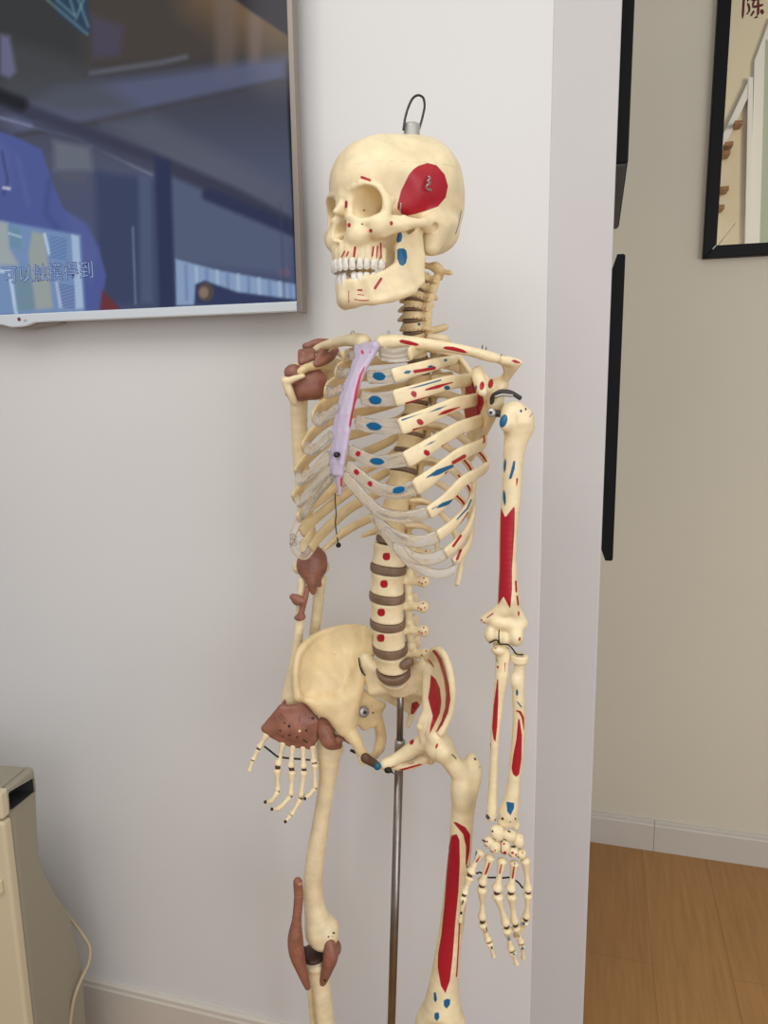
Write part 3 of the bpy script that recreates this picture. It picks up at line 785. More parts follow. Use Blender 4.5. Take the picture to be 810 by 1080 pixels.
for i in range(24):
    F_ = VF(SPN[i], SPT[i], T.f); gap = float(np.linalg.norm(SPN[min(i+1, 24)] - SPN[max(i-1, 0)])) / 2
    Vv = Vol(.0017); ez = V(0, 0, 1); ey = V(0, 1, 0)
    if i < 7:
        a, b, nm = .0125 + .0006 * i, .0095 + .0004 * i, 'cervical_vertebra'; h = gap * .74
        if i == 0:
            ring = [mm(21 * math.cos(t), 16 * math.sin(t) - 10, 0) for t in np.linspace(0, 2 * math.pi, 15)]
            Vv.tube(ring, .0042, .002); s_ = 1
            for sg in (-1, 1): Vv.ell(mm(sg * 18, -4, 2), V(.009, .011, .007), .003); Vv.cap(mm(sg * 20, -8, 0), mm(sg * 38, -13, -1), .0042, .0035)
        else:
            Vv.drum(V(0, 0, 0), ez, ey, a, b, h, .1)
            for sg in (-1, 1):
                Vv.cap(mm(sg * 9, -2, 1), mm(sg * 20, -5, -3), .0042, .004); Vv.cap(mm(sg * 20, -6, -3), mm(sg * (25 if i < 6 else 28), -3 - (i == 6) * 6, -6), .0036, .003)
                Vv.cap(mm(sg * 17, -15, -9), mm(sg * 17, -12, 9), .006, .0055); Vv.cap(mm(sg * 9, -6, 1), mm(sg * 16, -13, 1), .0042)
                Vv.tri(mm(sg * 17, -15, 5), mm(sg * 17, -16, -6), mm(0, -24, -2), .0026)
            Lsp = 37 if i == 6 else 36 + (i == 1) * 3
            Vv.cap(mm(0, -22, -1), mm(2, -Lsp, -7), .0036, .0034)
            if i < 6: Vv.cap(mm(0, -Lsp + 5, -5), mm(-5, -Lsp - 1, -8), .003, .0026); Vv.cap(mm(0, -Lsp + 5, -5), mm(5, -Lsp - 1, -8), .003, .0026)
    elif i < 19:
        k = i - 7; a, b, nm = .0165 + .0005 * k, .014 + .0006 * k, 'thoracic_vertebra'; h = gap * .77
        Vv.drum(V(0, 0, 0), ez, ey, a, b, h, .13)
        for sg in (-1, 1):
            Vv.cap(mm(sg * 9, -10, 3), mm(sg * 13, -22, 4), .0048, .0045)
            Vv.cap(mm(sg * 12, -22, 4), mm(sg * (31 - k * .6), -36, 7), .0052, .0052); Vv.cap(mm(sg * 11, -25, -11), mm(sg * 11, -23, 12), .0048, .0042)
            Vv.tri(mm(sg * 13, -22, 8), mm(sg * 12, -24, -9), mm(0, -33, -4), .0028)
        Vv.cap(mm(0, -30, -2), mm(0, -55 + k * .5, -28 + k * 1.2), .0046, .0036)
    else:
        a, b, nm = .0272, .0222, 'lumbar_vertebra'; h = gap * .74
        if i == 23: h = gap * .62
        Vv.drum(V(0, 0, 0), ez, ey, a, b, h, .1, rnd=.003)
        for sg in (-1, 1):
            Vv.cap(mm(sg * 12, -14, 4), mm(sg * 15, -27, 3), .0066, .006)
            Vv.cap(mm(sg * 15, -27, 2), mm(sg * 43, -33, 5), .0062, .0072); Vv.ell(mm(sg * 42, -33, 5), V(.0085, .006, .0092), .004); Vv.cap(mm(sg * 15, -31, -17), mm(sg * 16, -28, 15), .0066, .0064); Vv.ell(mm(sg * 18, -28, 15), .0078, .003)
            Vv.tri(mm(sg * 14, -28, 10), mm(sg * 14, -31, -12), mm(0, -38, 0), .004)
        for z in (-7, 0, 7): Vv.cap(mm(0, -36, z * .8), mm(0, -64, z - 3), .0036, .0044, k=.006)
    o = Vv.obj(nm, M['bone'] if i >= 19 else M['bone_warm'], sk, fr=F_)
    if 19 <= i:
        c = proj(F_.w(mm(-3, 20, 1)))[0]; x_, y_ = c
        reds = []
        if i < 23:
            cx, cy = {19: (407.5, 587), 20: (405, 616), 21: (402, 646), 22: (401.5, 673)}[i]
            reds.append(('e', (cx, cy), 4.6, 4.6, 0)); reds.append(('p', [(cx-4, cy-4), (cx+4, cy-4.3), (cx+4, cy+4), (cx-3.5, cy+4)]))
        tp = proj(F_.w(mm(40, -33, 6)))[0]
        for dx, dy in ((-4, 2), (1, -2.5), (3, 2), (-1, 3.5)): reds.append(('e', (tp[0] + dx, tp[1] + dy), 1.6, 1.5, 0))
        paint(o, red=reds)
    elif i >= 3 and i < 7:
        c = proj(F_.w(mm(14, 4, -4)))[0]; paint(o, red=[('e', (c[0] + dx, c[1] + dx * .1), 1.1, 1.9, 0) for dx in (-4, 0, 4, 8)], blue=[('e', (442, 342), 2.2, 2.2, 0)] if i == 6 else [])
    elif i in (1, 2):
        c = proj(F_.w(mm(6, 9, -3)))[0]; paint(o, red=[('e', (c[0] + dx, c[1] - dx * .2), 1.1, 1.7, 0) for dx in (-8, -4, 0, 4, 8)])
    if i > 0:                                        # disc below
        up2 = nrm(SPN[i] - SPN[i+1]); mid = SPN[i] - up2 * gap * .5 if i < 23 else SPN[i] - SPT[i] * (h / 2 + .0062)
        s_ = 1.05 if i >= 19 else 1.02
        Dv = Vol(.0016)
        FD = VF(mid, up2 if i < 23 else nrm(SPT[i] + .28 * T.f), T.f)
        hd = gap * (.29 if i >= 19 else .24)
        Dv.drum(V(0, 0, 0), V(0, 0, 1), V(0, 1, 0), a * s_, b * s_, hd, -.012, rnd=.0014)
        Dv.obj('intervertebral_disc', M['disc'], o, 'brown rubber disc', fr=FD)

# --- skull in its own frame (mm: x his left, y front, z up, origin between the ears)
C1 = SPN[0]
HY = 50
HS, Zp = 1.065, 1.050
Hd = Frame(at(419, 248.4, Zp), 50.6, -1.6, 4.5)
Hd.R = Hd.R * HS; Hd.loc = lambda P: (np.asarray(P) - Hd.O) @ Hd.R.T / HS ** 2
print('head Z', Zp, 'chin', proj(Hd.w(mm(0, 90, -95)))[0], 'vertex', proj(Hd.w(mm(0, 0, 118)))[0], 'orbit', proj(Hd.w(mm(32, 78, 17)))[0], 'orbitR', proj(Hd.w(mm(-32, 78, 17)))[0])
S = Vol(.00135)
both = (-1, 1)
def m3(x, y, z): return V(x, y, z) * .001
S.ell(m3(0, -4, 52), m3(69, 76, 65), .004); S.ell(m3(0, -40, 38), m3(54, 42, 48), .03); S.ell(m3(0, 38, 52), m3(54, 50, 50), .025)
for s_ in both: S.ell(m3(s_*30, -18, 66), m3(38, 43, 43), .02)
for s_ in both: S.ell(m3(s_*74, 56, 22), m3(24, 30, 34), .014, True)
S.ell(m3(0, 58, -14), m3(32, 34, 34), .012); S.ell(m3(0, 64, -35), m3(30, 29, 14), .006)
S.tube([m3(x, y, z) for x, y, z in ((-49, 68, 33), (-38, 78, 38), (-18, 84, 37), (0, 84, 34), (18, 84, 37), (38, 78, 38), (49, 68, 33))], [.0048, .0042, .0045, .005, .0045, .0042, .0048], .010, 14)
for s_ in both:
    S.ell(m3(s_*44, 66, -9), m3(14, 12, 13), .010)
    S.tube([m3(s_*x, y, z) for x, y, z in ((50, 66, -6), (54, 63, 8), (53, 64, 20), (48, 70, 33))], [.007, .0058, .0052, .0056], .005, 8); S.tri(m3(s_*52, 66, 26), m3(s_*54, 62, 10), m3(s_*56, 54, 22), .003, .005)
    S.tube([m3(s_*x, y, z) for x, y, z in ((48, 70, -3), (36, 77, -3), (25, 82, -1), (15, 86, 4))], [.006, .005, .005, .006], .006, 8)
    S.ell(m3(s_*22, 80, -16), m3(13, 12, 14), .008)
    S.ell(m3(s_*46, 34, -14), m3(15, 24, 26), .006, True)
S.ell(m3(0, 38, -58), m3(22, 40, 16), .004, True)
S.tube([m3(0, 82, 33), m3(0, 86, 23), m3(0, 94, 11)], [.0065, .0052, .0046], .006, 8)
for s_ in both:
    S.tube([m3(s_*8, 82, 28), m3(s_*12, 83, 10), m3(s_*16, 85, -8)], [.0052, .0052, .006], .006, 6)
for s_ in both: S.ell(m3(s_*30, -34, 2), m3(25, 27, 19), .02)
# eye sockets, nose opening
for s_ in both:
    ax_ = nrm(V(s_*.36, .93, -.03)); sx_ = nrm(np.cross(ax_, V(0, 0, 1))); R_ = np.stack([sx_, ax_, np.cross(sx_, ax_)], 0)
    S.ell(m3(s_*33.5, 74, 19), m3(19.5, 33, 17.5), .003, True, R_)
    S.ell(m3(s_*25, 52, 17), m3(9, 24, 9), .006, True, R_)
S.ell(m3(0, 92, -9), m3(13, 26, 13), .002, True); S.tube([m3(0, 95, -8), m3(0, 92, 7)], [.0115, .0075], .002, sub=True); S.cap(m3(0, 85, 12), m3(0, 95, 11), .0036, .0036, .004)
S.tri(m3(0, 84, -20), m3(0, 60, -20), m3(0, 68, 12), .0012, .002); S.tri(m3(-1, 91, -20), m3(1, 91, -22), m3(0, 97, -22), .0022, .003)
for s_ in both: S.cap(m3(s_*9, 84, -14), m3(s_*7, 70, -10), .0035, .003, .003)
# arch, jaw socket, mastoid, base
for s_ in both:
    S.tube([m3(s_*x, y, z) for x, y, z in ((49, 64, -6), (58, 50, -6), (64, 34, -3), (65, 18, 0), (61, 4, 3))], [.0085, .0058, .0048, .0048, .006], .005, 14); S.quad(m3(s_*50, 65, 2), m3(s_*50, 62, -17), m3(s_*61, 42, -9), m3(s_*61, 42, 2), .0032, .005); S.tri(m3(s_*61, 42, -9), m3(s_*61, 42, 2), m3(s_*65, 20, 0), .0034, .003); S.tri(m3(s_*64, 14, 3), m3(s_*58, -6, 9), m3(s_*60, 6, -3), .004, .006)
    S.cap(m3(s_*52, -16, 4), m3(s_*50, -13, -20), .016, .009, .016); S.cap(m3(s_*58, -6, 8), m3(s_*58, -40, 12), .006, .004, .012)
    S.ell(m3(s_*65, -3, -1), .0048, .003, True)
    S.tube([m3(s_*17, 34, -6), m3(s_*17, 30, -36)], [.006, .0045], .004); S.quad(m3(s_*21, 44, -4), m3(s_*27, 26, -4), m3(s_*25, 24, -48), m3(s_*20, 42, -48), .003, .004); S.cap(m3(s_*20, -6, -10), m3(s_*18, -2, -20), .008, .006, .006)
    S.cap(m3(s_*44, 8, -10), m3(s_*42, 10, -30), .0035, .0016, .003)
S.cap(m3(0, 26, -8), m3(0, -4, -14), .014, .012, .008); S.ell(m3(0, -28, -22), m3(15, 17, 9), .005, True)
# tooth ridge
UP = [(4.2, 92, 0), (12, 89.5, 0), (19, 85, 1), (24.5, 78, 0), (27.5, 70.5, 0), (30, 61.5, -.5), (31.5, 51.5, -.5)]
for s_ in both:
    for x, y, _z in UP: S.cap(m3(s_*x, y - 3, -30), m3(s_*x*.99, y - 3.5, -43), .0042, .004, .003)
skull = S.obj('skull', M['bone'], sk, fr=Hd)
Pv = Hd.loc(world_verts(skull)) * 1000
seam = np.abs(Pv[:, 2] - (70 - .10 * Pv[:, 1])); seam = np.where(Pv[:, 2] > 40, .62 - seam, -5)           # line of the sawn cap
cor = np.abs(Pv[:, 1] - (18 + 3 * np.sin(Pv[:, 0] * .9) + 1.5 * np.sin(Pv[:, 2] * 1.3))); cor = np.where((Pv[:, 2] > 70), .45 - cor, -5)
TEMP = [(419,214.6),(422.5,201),(431,183.7),(436,178),(441,174.5),(451,171.4),(460.7,173.8),(469.4,183.7),(473,196),(470.6,208.4),(462,218.3),(448.4,223.2),(437,226.5),(429,228),(423,226),(418.5,220)]
paint(skull, red=[('p', TEMP), ('l', [(381.5,187),(390,190)], 1.9), ('l', [(365.2,213),(365,218)], 1.9), ('e',(368.2,237.5),2.3,3.2,0), ('e',(391,243.3),2.3,2.6,0), ('e',(412.8,235.5),2.2,3.2,0), ('e',(440.3,244.7),2,3.2,15),
    ('l', [(363.5,265),(360.5,271)], 1.3), ('l', [(367.5,265.5),(365.5,270)], 1.3), ('l', [(374.5,261),(373.3,271)], 1.7), ('l', [(393.8,260.5),(392.6,270)], 1.4), ('l', [(398.2,260),(397.2,272)], 1.3), ('l', [(401.5,256.5),(402,272)], 1.3), ('e', (384, 221.8), 2, 1.5, 10)],
    blue=[('l', [(480.5,247),(484,236),(486.5,222)], .9)], dark=[('e', (382, 236.3), 1.5, 1.5, 0), ('e', (376, 191.5), 1.0, 1.2, 0)])
dk = np.zeros(len(Pv), np.float32); skull.data.attributes['dark'].data.foreach_get('value', dk)
set_attr(skull, 'seam', np.maximum(seam, cor))
nt = M['bone'].node_tree; b_ = nt.nodes['Principled BSDF']
src = b_.inputs['Base Color'].links[0].from_socket
a_ = nt.nodes.new('ShaderNodeAttribute'); a_.attribute_name = 'seam'
mr = nt.nodes.new('ShaderNodeMapRange'); mr.inputs['From Min'].default_value = .02; mr.inputs['From Max'].default_value = .5; mr.inputs['To Max'].default_value = .45
mxs = nt.nodes.new('ShaderNodeMix'); mxs.data_type = 'RGBA'; mxs.inputs['B'].default_value = lin(150, 122, 84)
nt.links.new(a_.outputs['Fac'], mr.inputs['Value']); nt.links.new(mr.outputs[0], mxs.inputs['Factor']); nt.links.new(src, mxs.inputs['A']); nt.links.new(mxs.outputs['Result'], b_.inputs['Base Color'])
# --- jaw
J = Vol(.0014)
for s_ in both:
    Ul = [(0, 80, -70), (14, 78, -70), (26, 68, -67), (35, 50, -61), (42, 34, -48)]
    Ll = [(0, 74, -88), (14, 72, -89), (28, 60, -89), (39, 39, -84), (46, 14, -74)]
    for a in range(4):
        J.quad(m3(s_*Ul[a][0], *Ul[a][1:]), m3(s_*Ll[a][0], *Ll[a][1:]), m3(s_*Ll[a+1][0], *Ll[a+1][1:]), m3(s_*Ul[a+1][0], *Ul[a+1][1:]), .0056, .006)
    J.tube([m3(s_*x, y, z) for x, y, z in Ll], .0062, .006, 20)
    R_ = [m3(s_*x, y, z) for x, y, z in ((43, 34, -54), (46.5, 38, -28), (48, 36, -6), (48.5, 24, -16), (51, 8, -4), (49.5, 1, -34), (48, 0, -62), (46, 12, -73))]
    J.tri(R_[0], R_[1], R_[7], .0042); J.tri(R_[1], R_[6], R_[7], .0042); J.tri(R_[1], R_[5], R_[6], .0036); J.tri(R_[1], R_[3], R_[5], .0032); J.tri(R_[1], R_[2], R_[3], .0032); J.tri(R_[3], R_[4], R_[5], .0034)
    J.ell(m3(s_*52, 8, -3), m3(9, 5, 5), .004)
    J.cap(m3(s_*9, 75, -87), m3(0, 77, -85), .008, .009, .010)
    LO = [(3.6, 87), (9.8, 85), (16, 81), (21, 76), (25.5, 69.5), (29.5, 60.5), (33.5, 50.5)]
    for x, y in LO: J.cap(m3(s_*x, y - 3, -69), m3(s_*x, y - 4, -76), .004, .0045, .003)
jaw = J.obj('mandible', M['bone'], sk, fr=Hd, smooth=4)
paint(jaw, red=[('l', [(395.5,304),(402,294)], 1.9), ('l', [(377.5,306),(381.5,306)], 1.4), ('l', [(377.5,310.5),(383.5,311.5)], 1.1), ('l', [(374,315.8),(381,317),(389,316.8)], 1.1), ('l', [(367.6,307),(367.8,319)], 1.0)],
      blue=[('p', [(418.5,263),(421,261.5),(426,261.5),(429,264),(430,271),(428.5,278),(425,281),(421,279.5),(418.5,273)]), ('p', [(417.5,253),(419.5,246),(423,243.5),(425,249),(423.5,255),(419,257)])], dark=[('e', (385.3, 307), .9, 1.1, 0), ('e', (421.5, 259), .8, .8, 0)])
def tooth(x, y, z0, z1, w_, d_, s_, par, ang, up_):
    ca, sa = math.cos(ang), math.sin(ang); n, m = 12, 16
    t = np.linspace(0, 1, n); th = np.linspace(0, 2 * math.pi, m, endpoint=False)
    wd = np.interp(t, [0, .08, .3, .75, .93, 1], [.55, .7, .86, 1.0, .93, .45]) * w_; dd = np.interp(t, [0, .1, .4, .8, 1], [.7, .85, 1, .72, .2]) * d_
    c, s = np.cos(th), np.sin(th); c = np.sign(c) * np.abs(c) ** .62; s = np.sign(s) * np.abs(s) ** .75
    zz = z0 + (z1 - z0) * t
    X = wd[:, None] * c; Y = dd[:, None] * s
    P_ = np.stack([s_ * x + X * ca - Y * sa, y + X * sa + Y * ca, np.broadcast_to(zz[:, None], X.shape)], -1).reshape(-1, 3) * .001
    P_ = np.vstack([P_, m3(s_ * x, y, z0), m3(s_ * x, y, z1)])
    i = np.arange(n - 1)[:, None] * m; j = np.arange(m)[None]; j2 = (j + 1) % m
    F = [tuple(q) for q in np.stack([i + j, i + j2, i + m + j2, i + m + j], -1).reshape(-1, 4)]
    k = n * m; F += [(k, q, (q + 1) % m) for q in range(m)] + [(k + 1, (n - 1) * m + (q + 1) % m, (n - 1) * m + q) for q in range(m)]
    o = mk('tooth', Hd.w(P_), F, M['tooth'], par, True)
    return o
for s_ in both:
    for k_, (x, y, dz) in enumerate(UP):
        ang = -s_ * math.radians((6, 20, 38, 58, 72, 80, 84)[k_]); w_ = (4.4, 3.8, 4.1, 4.1, 4.1, 5.0, 4.9)[k_]; d_ = (3.4, 3.3, 3.9, 4.4, 4.6, 5, 5)[k_]
        tooth(x, y, -42, -56.5 + max(0, k_ - 2) * .8, w_, d_, s_, skull, ang, 1)
    for k_, (x, y) in enumerate(LO):
        if s_ == 1 and k_ == 1: continue              # the gap
        ang = -s_ * math.radians((6, 20, 38, 58, 72, 80, 84)[k_]); w_ = (3.2, 3.4, 3.8, 3.9, 4.1, 5.2, 5)[k_]; d_ = (3.2, 3.3, 3.8, 4.2, 4.5, 5, 5)[k_]
        tooth(x, y - 1, -71, -57.5 - max(0, 2 - k_) * .2, w_, d_, s_, jaw, ang, -1)
# --- hanging cap, loop and jaw springs
ct = at(434, 146, Zof(Hd.O) - .002); cb_u = Hd.u * .2 + e_u * .8
ctop = at(434.6, 131, Zof(Hd.O) - .002)
vs, fs = loft(catmull(np.array([ct, ct * .5 + ctop * .5, ctop]), 8), np.array([1, 1, 1, 1, 1, 1, 1, .93]) * .0106, np.array([1, 1, 1, 1, 1, 1, 1, .93]) * .0106, e_f, 20)
mk('hanger_cap', vs, fs, M['cap'], skull, True, 'grey metal hanger cap on the crown')
Zc = Zof(ct)
tube_obj('hanging_loop', [at(a, b, Zc - .009 + d) for a, b, d in ((425.6, 136.5, 0), (427.5, 124, 0), (431.5, 111, .002), (436.5, 102.5, .005), (442, 100.5, .008), (446.5, 103.5, .011), (447.8, 112, .014), (445.5, 124, .016), (442.2, 136, .018))], .00155, M['dark_steel'], skull, 50, 8, 'bent dark wire hanging loop')
for a, b in ((425.6, 136.5),): bmx = Vol(.0008).ell(at(a, b, Zc - .0095), .0019).obj('loop_pin', M['dark_steel'], skull)
def surf(px, py, o, lift=.001):
    """point where the surface of o is seen at (px,py)"""
    Pw = world_verts(o); q = proj(Pw); d = np.hypot(q[:, 0] - px, q[:, 1] - py)
    k = np.where(d < max(2.2, d.min() + .3))[0]; z = ((Pw[k] - CAM) @ c_f).min()
    dd = ray(px, py); return CAM + dd * ((z - lift) / dd.dot(c_f))
h0 = surf(452.3, 193, skull, .003)
rel = lambda dx, dy, l_: surf(452.3 + dx, 193 + dy, skull, l_)
tube_obj('jaw_spring_hook', [rel(-1, -7, .003), rel(1.6, -5, .006), rel(-1.5, -2, .007), rel(1.8, 0, .006), rel(-2.2, 2.6, .007), rel(-2, 6, .006), rel(3, 7.5, .004)], .0011, M['steel'], skull, 30, 8, 'small coiled steel hook on the temple')
tube_obj('jaw_spring_hook', [surf(422.8, 214, skull, .004), surf(422.5, 219, skull, .005), surf(422, 225, skull, .003)], .0009, M['steel'], skull, 10, 8, 'small steel pin beside the eye socket')

# --- breastbone
ST = [(386.5, 366.5, 13.5), (383, 377, 11.0), (377.5, 391, 7.6), (371.5, 406, 8.4), (367, 420, 8.6), (362.5, 437, 8.8), (360, 455, 9.4), (357.6, 473, 8.8), (355.8, 488, 7.6), (355.5, 499, 6.2)]
STP = [T.sx(a, b, 0) for a, b, c in ST]
Sv = Vol(.0015); rows = []
for p, (a, b, c) in zip(STP, ST):
    hw = c * mpp(p) / math.cos(math.radians(42)) * .86 - .003
    rows.append([p - T.l * hw, p + T.f * .0015, p + T.l * hw])
Sv.patch(rows, .0046, .002)
Sv.cap(STP[0] - T.l * .004 + T.u * .002, STP[0] + T.l * .016 + T.u * .003, .004, .006, .004)
st_ = Sv.obj('sternum', M['sternum'], sk, 'lilac breastbone')
paint(st_, red=[('e', (382.2, 371.5), 1.9, 3.2, -15), ('e', (390.3, 371.5), 1.1, 2.6, 10), ('l', [(384.5, 387), (380, 396), (376, 412), (373, 430), (369.3, 447), (368.6, 450)], [1.2, 1.9, 2.1, 2.0, 1.9, 1.2])])
xp = [T.sx(356.8, 501.5, .002), T.sx(357.3, 508, .002), T.sx(358, 515, .002), T.sx(358.2, 522.5, .002)]
vs, fs = loft(catmull(np.array(xp), 12), np.linspace(.0036, .0016, 12), np.linspace(.0072, .0022, 12) , T.f, 12)
xi = mk('xiphoid', vs, fs, M['sternum'], st_, True, 'pointed lilac tip of the breastbone')
paint(xi, red=[('l', [(360, 504), (360, 512)], [1.6, 1.8])])
sp0 = surf(356.4, 479.4, st_, .001)
Vol(.0008).cap(sp0, sp0 + T.f * .003, .0034, .003).ell(sp0 + T.f * .0035, .0026).obj('screw', M['dark_steel'], st_, 'steel screw head')

# --- ribs
ENDS = {1: ((432, 374), (361, 377)), 2: ((414, 396.5), (355, 394)), 3: ((415.5, 420.5), (343.5, 415)), 4: ((421.5, 450.5), (330, 441)), 5: ((427.5, 485.5), (319.5, 473)), 6: ((437.5, 515), (312, 499)),
        7: ((452, 541.5), (309.5, 526)), 8: ((462, 565.5), (314, 547)), 9: ((469.5, 584), (318, 562)), 10: ((478, 593), (328, 579))}
WID = {1: .050, 2: .074, 3: .093, 4: .106, 5: .115, 6: .121, 7: .131, 8: .137, 9: .138, 10: .132, 11: .11, 12: .07}
RIB, REND, CTL = {}, {}, {}
for n in range(1, 13):
    vc = T.loc(SPN[6 + n]); yv, zv = vc[1], vc[2]
    if n <= 10:
        q_ = T.sym(*ENDS[n]); 
        ends = []
        for k_, sg in ((0, 1), (1, -1)):
            pz = Zof(T.w(q_ * V(sg, 1, 1))); ends.append(T.loc(at(ENDS[n][k_][0], ENDS[n][k_][1], pz)))
        print('rib', n, 'sym end', q_.round(3), 'L', ends[0].round(3), 'R', ends[1].round(3), 'v', vc.round(3))
    elif n == 11:
        e = T.loc(at(340.5, 580.5, 1.13)); ends = [e * V(-1, 1, 1), e]
    else:
        e = V(-.075, yv - .015, zv - .03); ends = [e * V(-1, 1, 1), e]
    Wn = WID[n]
    for sg, e in ((1, ends[0]), (-1, ends[1])):
        D = zv - e[2]; yl = max(.3 * e[1] + .7 * (yv + .01), yv - .01)
        k_s = np.clip((n - 5) / 3, 0, 1); d1, d2, d3, d4 = np.array([.13, .32, .52, .78]) * (1 - k_s) + np.array([.27, .52, .70, .90]) * k_s
        c = [V(sg * .017, yv - .006, zv + .004), V(sg * .034, yv - .027, zv + .002), V(sg * Wn * .56, yv - .044, zv - d1 * D), V(sg * Wn * .90, yv - .022, zv - d2 * D), V(sg * Wn, yl + .012, zv - d3 * D)]
        if n <= 10:
            if n >= 8:
                lerp = lambda a_, b_, t_: a_ + (b_ - a_) * t_
                c[2] = V(sg * abs(e[0]) * .56, yv - .044, zv - .24 * D); c[3] = V(sg * abs(e[0]) * .88, yv - .030 + (e[1] - yv + .03) * .22, zv - .52 * D); c[4] = V(sg * abs(e[0]) * 1.0, yv - .03 + (e[1] - yv + .03) * .56, zv - .76 * D)
            xm = sg * (abs(e[0]) * .42 + Wn * .60); c.append(V(xm, yl + .012 + (e[1] - yl - .012) * .62, zv - d4 * D) if n < 8 else V(sg * abs(e[0]) * 1.02, yv - .03 + (e[1] - yv + .03) * .80, zv - .89 * D)); c.append(e)
        elif n == 11: c = c[:3] + [c[2] * .45 + e * .55 + V(sg * .012, -.004, 0), e]
        else: c = c[:3] + [e]
        if n <= 2: c = [c[0], c[1], c[2], c[4], c[5], c[6]] if n <= 10 else c
        Pw = np.array([T.w(p) for p in catmull(np.array(c), 110)])
        hh = np.interp(np.linspace(0, 1, 110), [0, .1, .3, .8, 1], [.0050, .0058, .0078, .0100, .0112]) * ({1: .8, 2: .85, 7: .82, 8: .72, 9: .68, 10: .64, 11: .62, 12: .6}.get(n, 1) if sg > 0 else {1: .7, 2: .8, 8: .84, 9: .84, 10: .86, 11: .82, 12: .6}.get(n, .86)); th = np.interp(np.linspace(0, 1, 110), [0, .15, 1], [.0042, .0042, .0034])
        if n == 11 or n == 12: hh = hh * np.interp(np.linspace(0, 1, 110), [0, .75, 1], [1, .85, .35])
        tp = np.clip(np.minimum(np.arange(110), np.arange(110)[::-1]) / 2.5, 0, 1) ** .5; tp[-1] = .8; tp[-2] = .95; tp[-3] = 1
        upv = T.u + (.0 if n > 1 else 0) * T.f
        vs, fs = loft(Pw, hh * tp, th * tp, upv, 18, power=2.4)
        RIB[(n, sg)] = mk('rib', vs, fs, M['bone'] if sg > 0 else M['bone_warm'], sk, True)
        REND[(n, sg)] = Pw[-1]; CTL[(n, sg)] = Pw
# painted marks on his left ribs
_pt = paint
def paint(o, red=(), blue=(), **k):
    g = lambda L: [(m[0], m[1], np.asarray(m[2]) * 1.55) if m[0] == 'l' else m for m in L]
    _pt(o, g(red), g(blue), **k)
paint(RIB[(1, 1)], red=[('e', (447, 374), 3.4, 2.6, 35), ('l', [(437, 381), (452, 379.5), (470, 374), (478, 371)], 1.3)])
paint(RIB[(2, 1)], red=[('l', [(427, 402.5), (444, 399), (462, 393), (474, 387.5)], 1.3), ('l', [(437, 392), (448, 390), (458, 388)], 1.5)], blue=[('p', [(424.5, 393), (429, 390), (435.5, 390.5), (432, 394.5), (427, 395)]), ('e', (454, 386.7), 4.2, 2.0, -10), ('e', (470, 380), 2.6, 2, 0)])
paint(RIB[(3, 1)], red=[('e', (436.5, 415.5), 3.6, 4.2, -40), ('l', [(449, 411), (462, 408), (477, 403.5)], [1, 1.6, .8]), ('l', [(428, 425.5), (446, 420.5), (468, 415)], 1.0)], blue=[('e', (471.5, 409), 4, 2.8, 0), ('l', [(420, 414.5), (440, 408), (465, 401)], .9)])
paint(RIB[(4, 1)], red=[('e', (443, 445), 4.6, 3.6, 30), ('l', [(456, 439), (470, 434.5), (485, 429.5)], [.8, 1.6, .8]), ('l', [(436, 453.5), (455, 449), (480, 441)], 1.1)], blue=[('e', (474.5, 438.5), 4, 2.4, 0), ('l', [(424, 443), (450, 435), (478, 426.5)], .9)])
paint(RIB[(5, 1)], red=[('e', (450, 477.5), 4.4, 3.4, 40), ('l', [(466, 471), (480, 464.5), (490, 457.5)], [.9, 1.4, 1]), ('l', [(443, 489), (460, 482.5), (476, 476)], 1.2)], blue=[('e', (476.3, 470.8), 3.8, 2.4, -5), ('l', [(440, 473), (460, 465), (484, 452)], .8)])
paint(RIB[(6, 1)], red=[('l', [(471, 499.5), (480, 498), (495, 487)], [1.6, 1.5, .9]), ('l', [(453, 515), (470, 507.5), (488, 498)], .9), ('l', [(478, 488), (490, 481)], 1.6)], blue=[('l', [(450, 504), (462, 498), (477, 491.5)], [.8, 2.2, 1.4])])
paint(RIB[(7, 1)], red=[('l', [(481, 530), (488, 528), (497, 518)], 1.5), ('l', [(490, 523), (496, 513)], 1.4)], blue=[('l', [(456, 537), (468, 532), (484, 526), (494, 516)], [.8, 1.7, 1.5, .8])])
paint(RIB[(8, 1)], red=[('l', [(484, 556), (494, 541)], 1.1)], blue=[('l', [(482, 548), (493, 536), (497, 527)], .9)])
paint(RIB[(9, 1)], red=[('l', [(478, 576), (486, 565)], 1.2)]); paint(RIB[(10, 1)], red=[('l', [(482, 590), (486, 580)], 1.2)])
for n in range(6, 11):                                   # stripes on the hidden back parts of his left ribs
    Q = proj(CTL[(n, 1)]); a_ = Q[30:55]
    d = sd_line(proj(world_verts(RIB[(n, 1)])), a_[::6], 1.6)
    old = np.zeros(len(d), np.float32); RIB[(n, 1)].data.attributes['red'].data.foreach_get('value', old); idx = np.arange(len(d)) // 18
    set_attr(RIB[(n, 1)], 'red', np.maximum(old, np.where((idx > 26) & (idx < 56), d, -9)))

paint = _pt
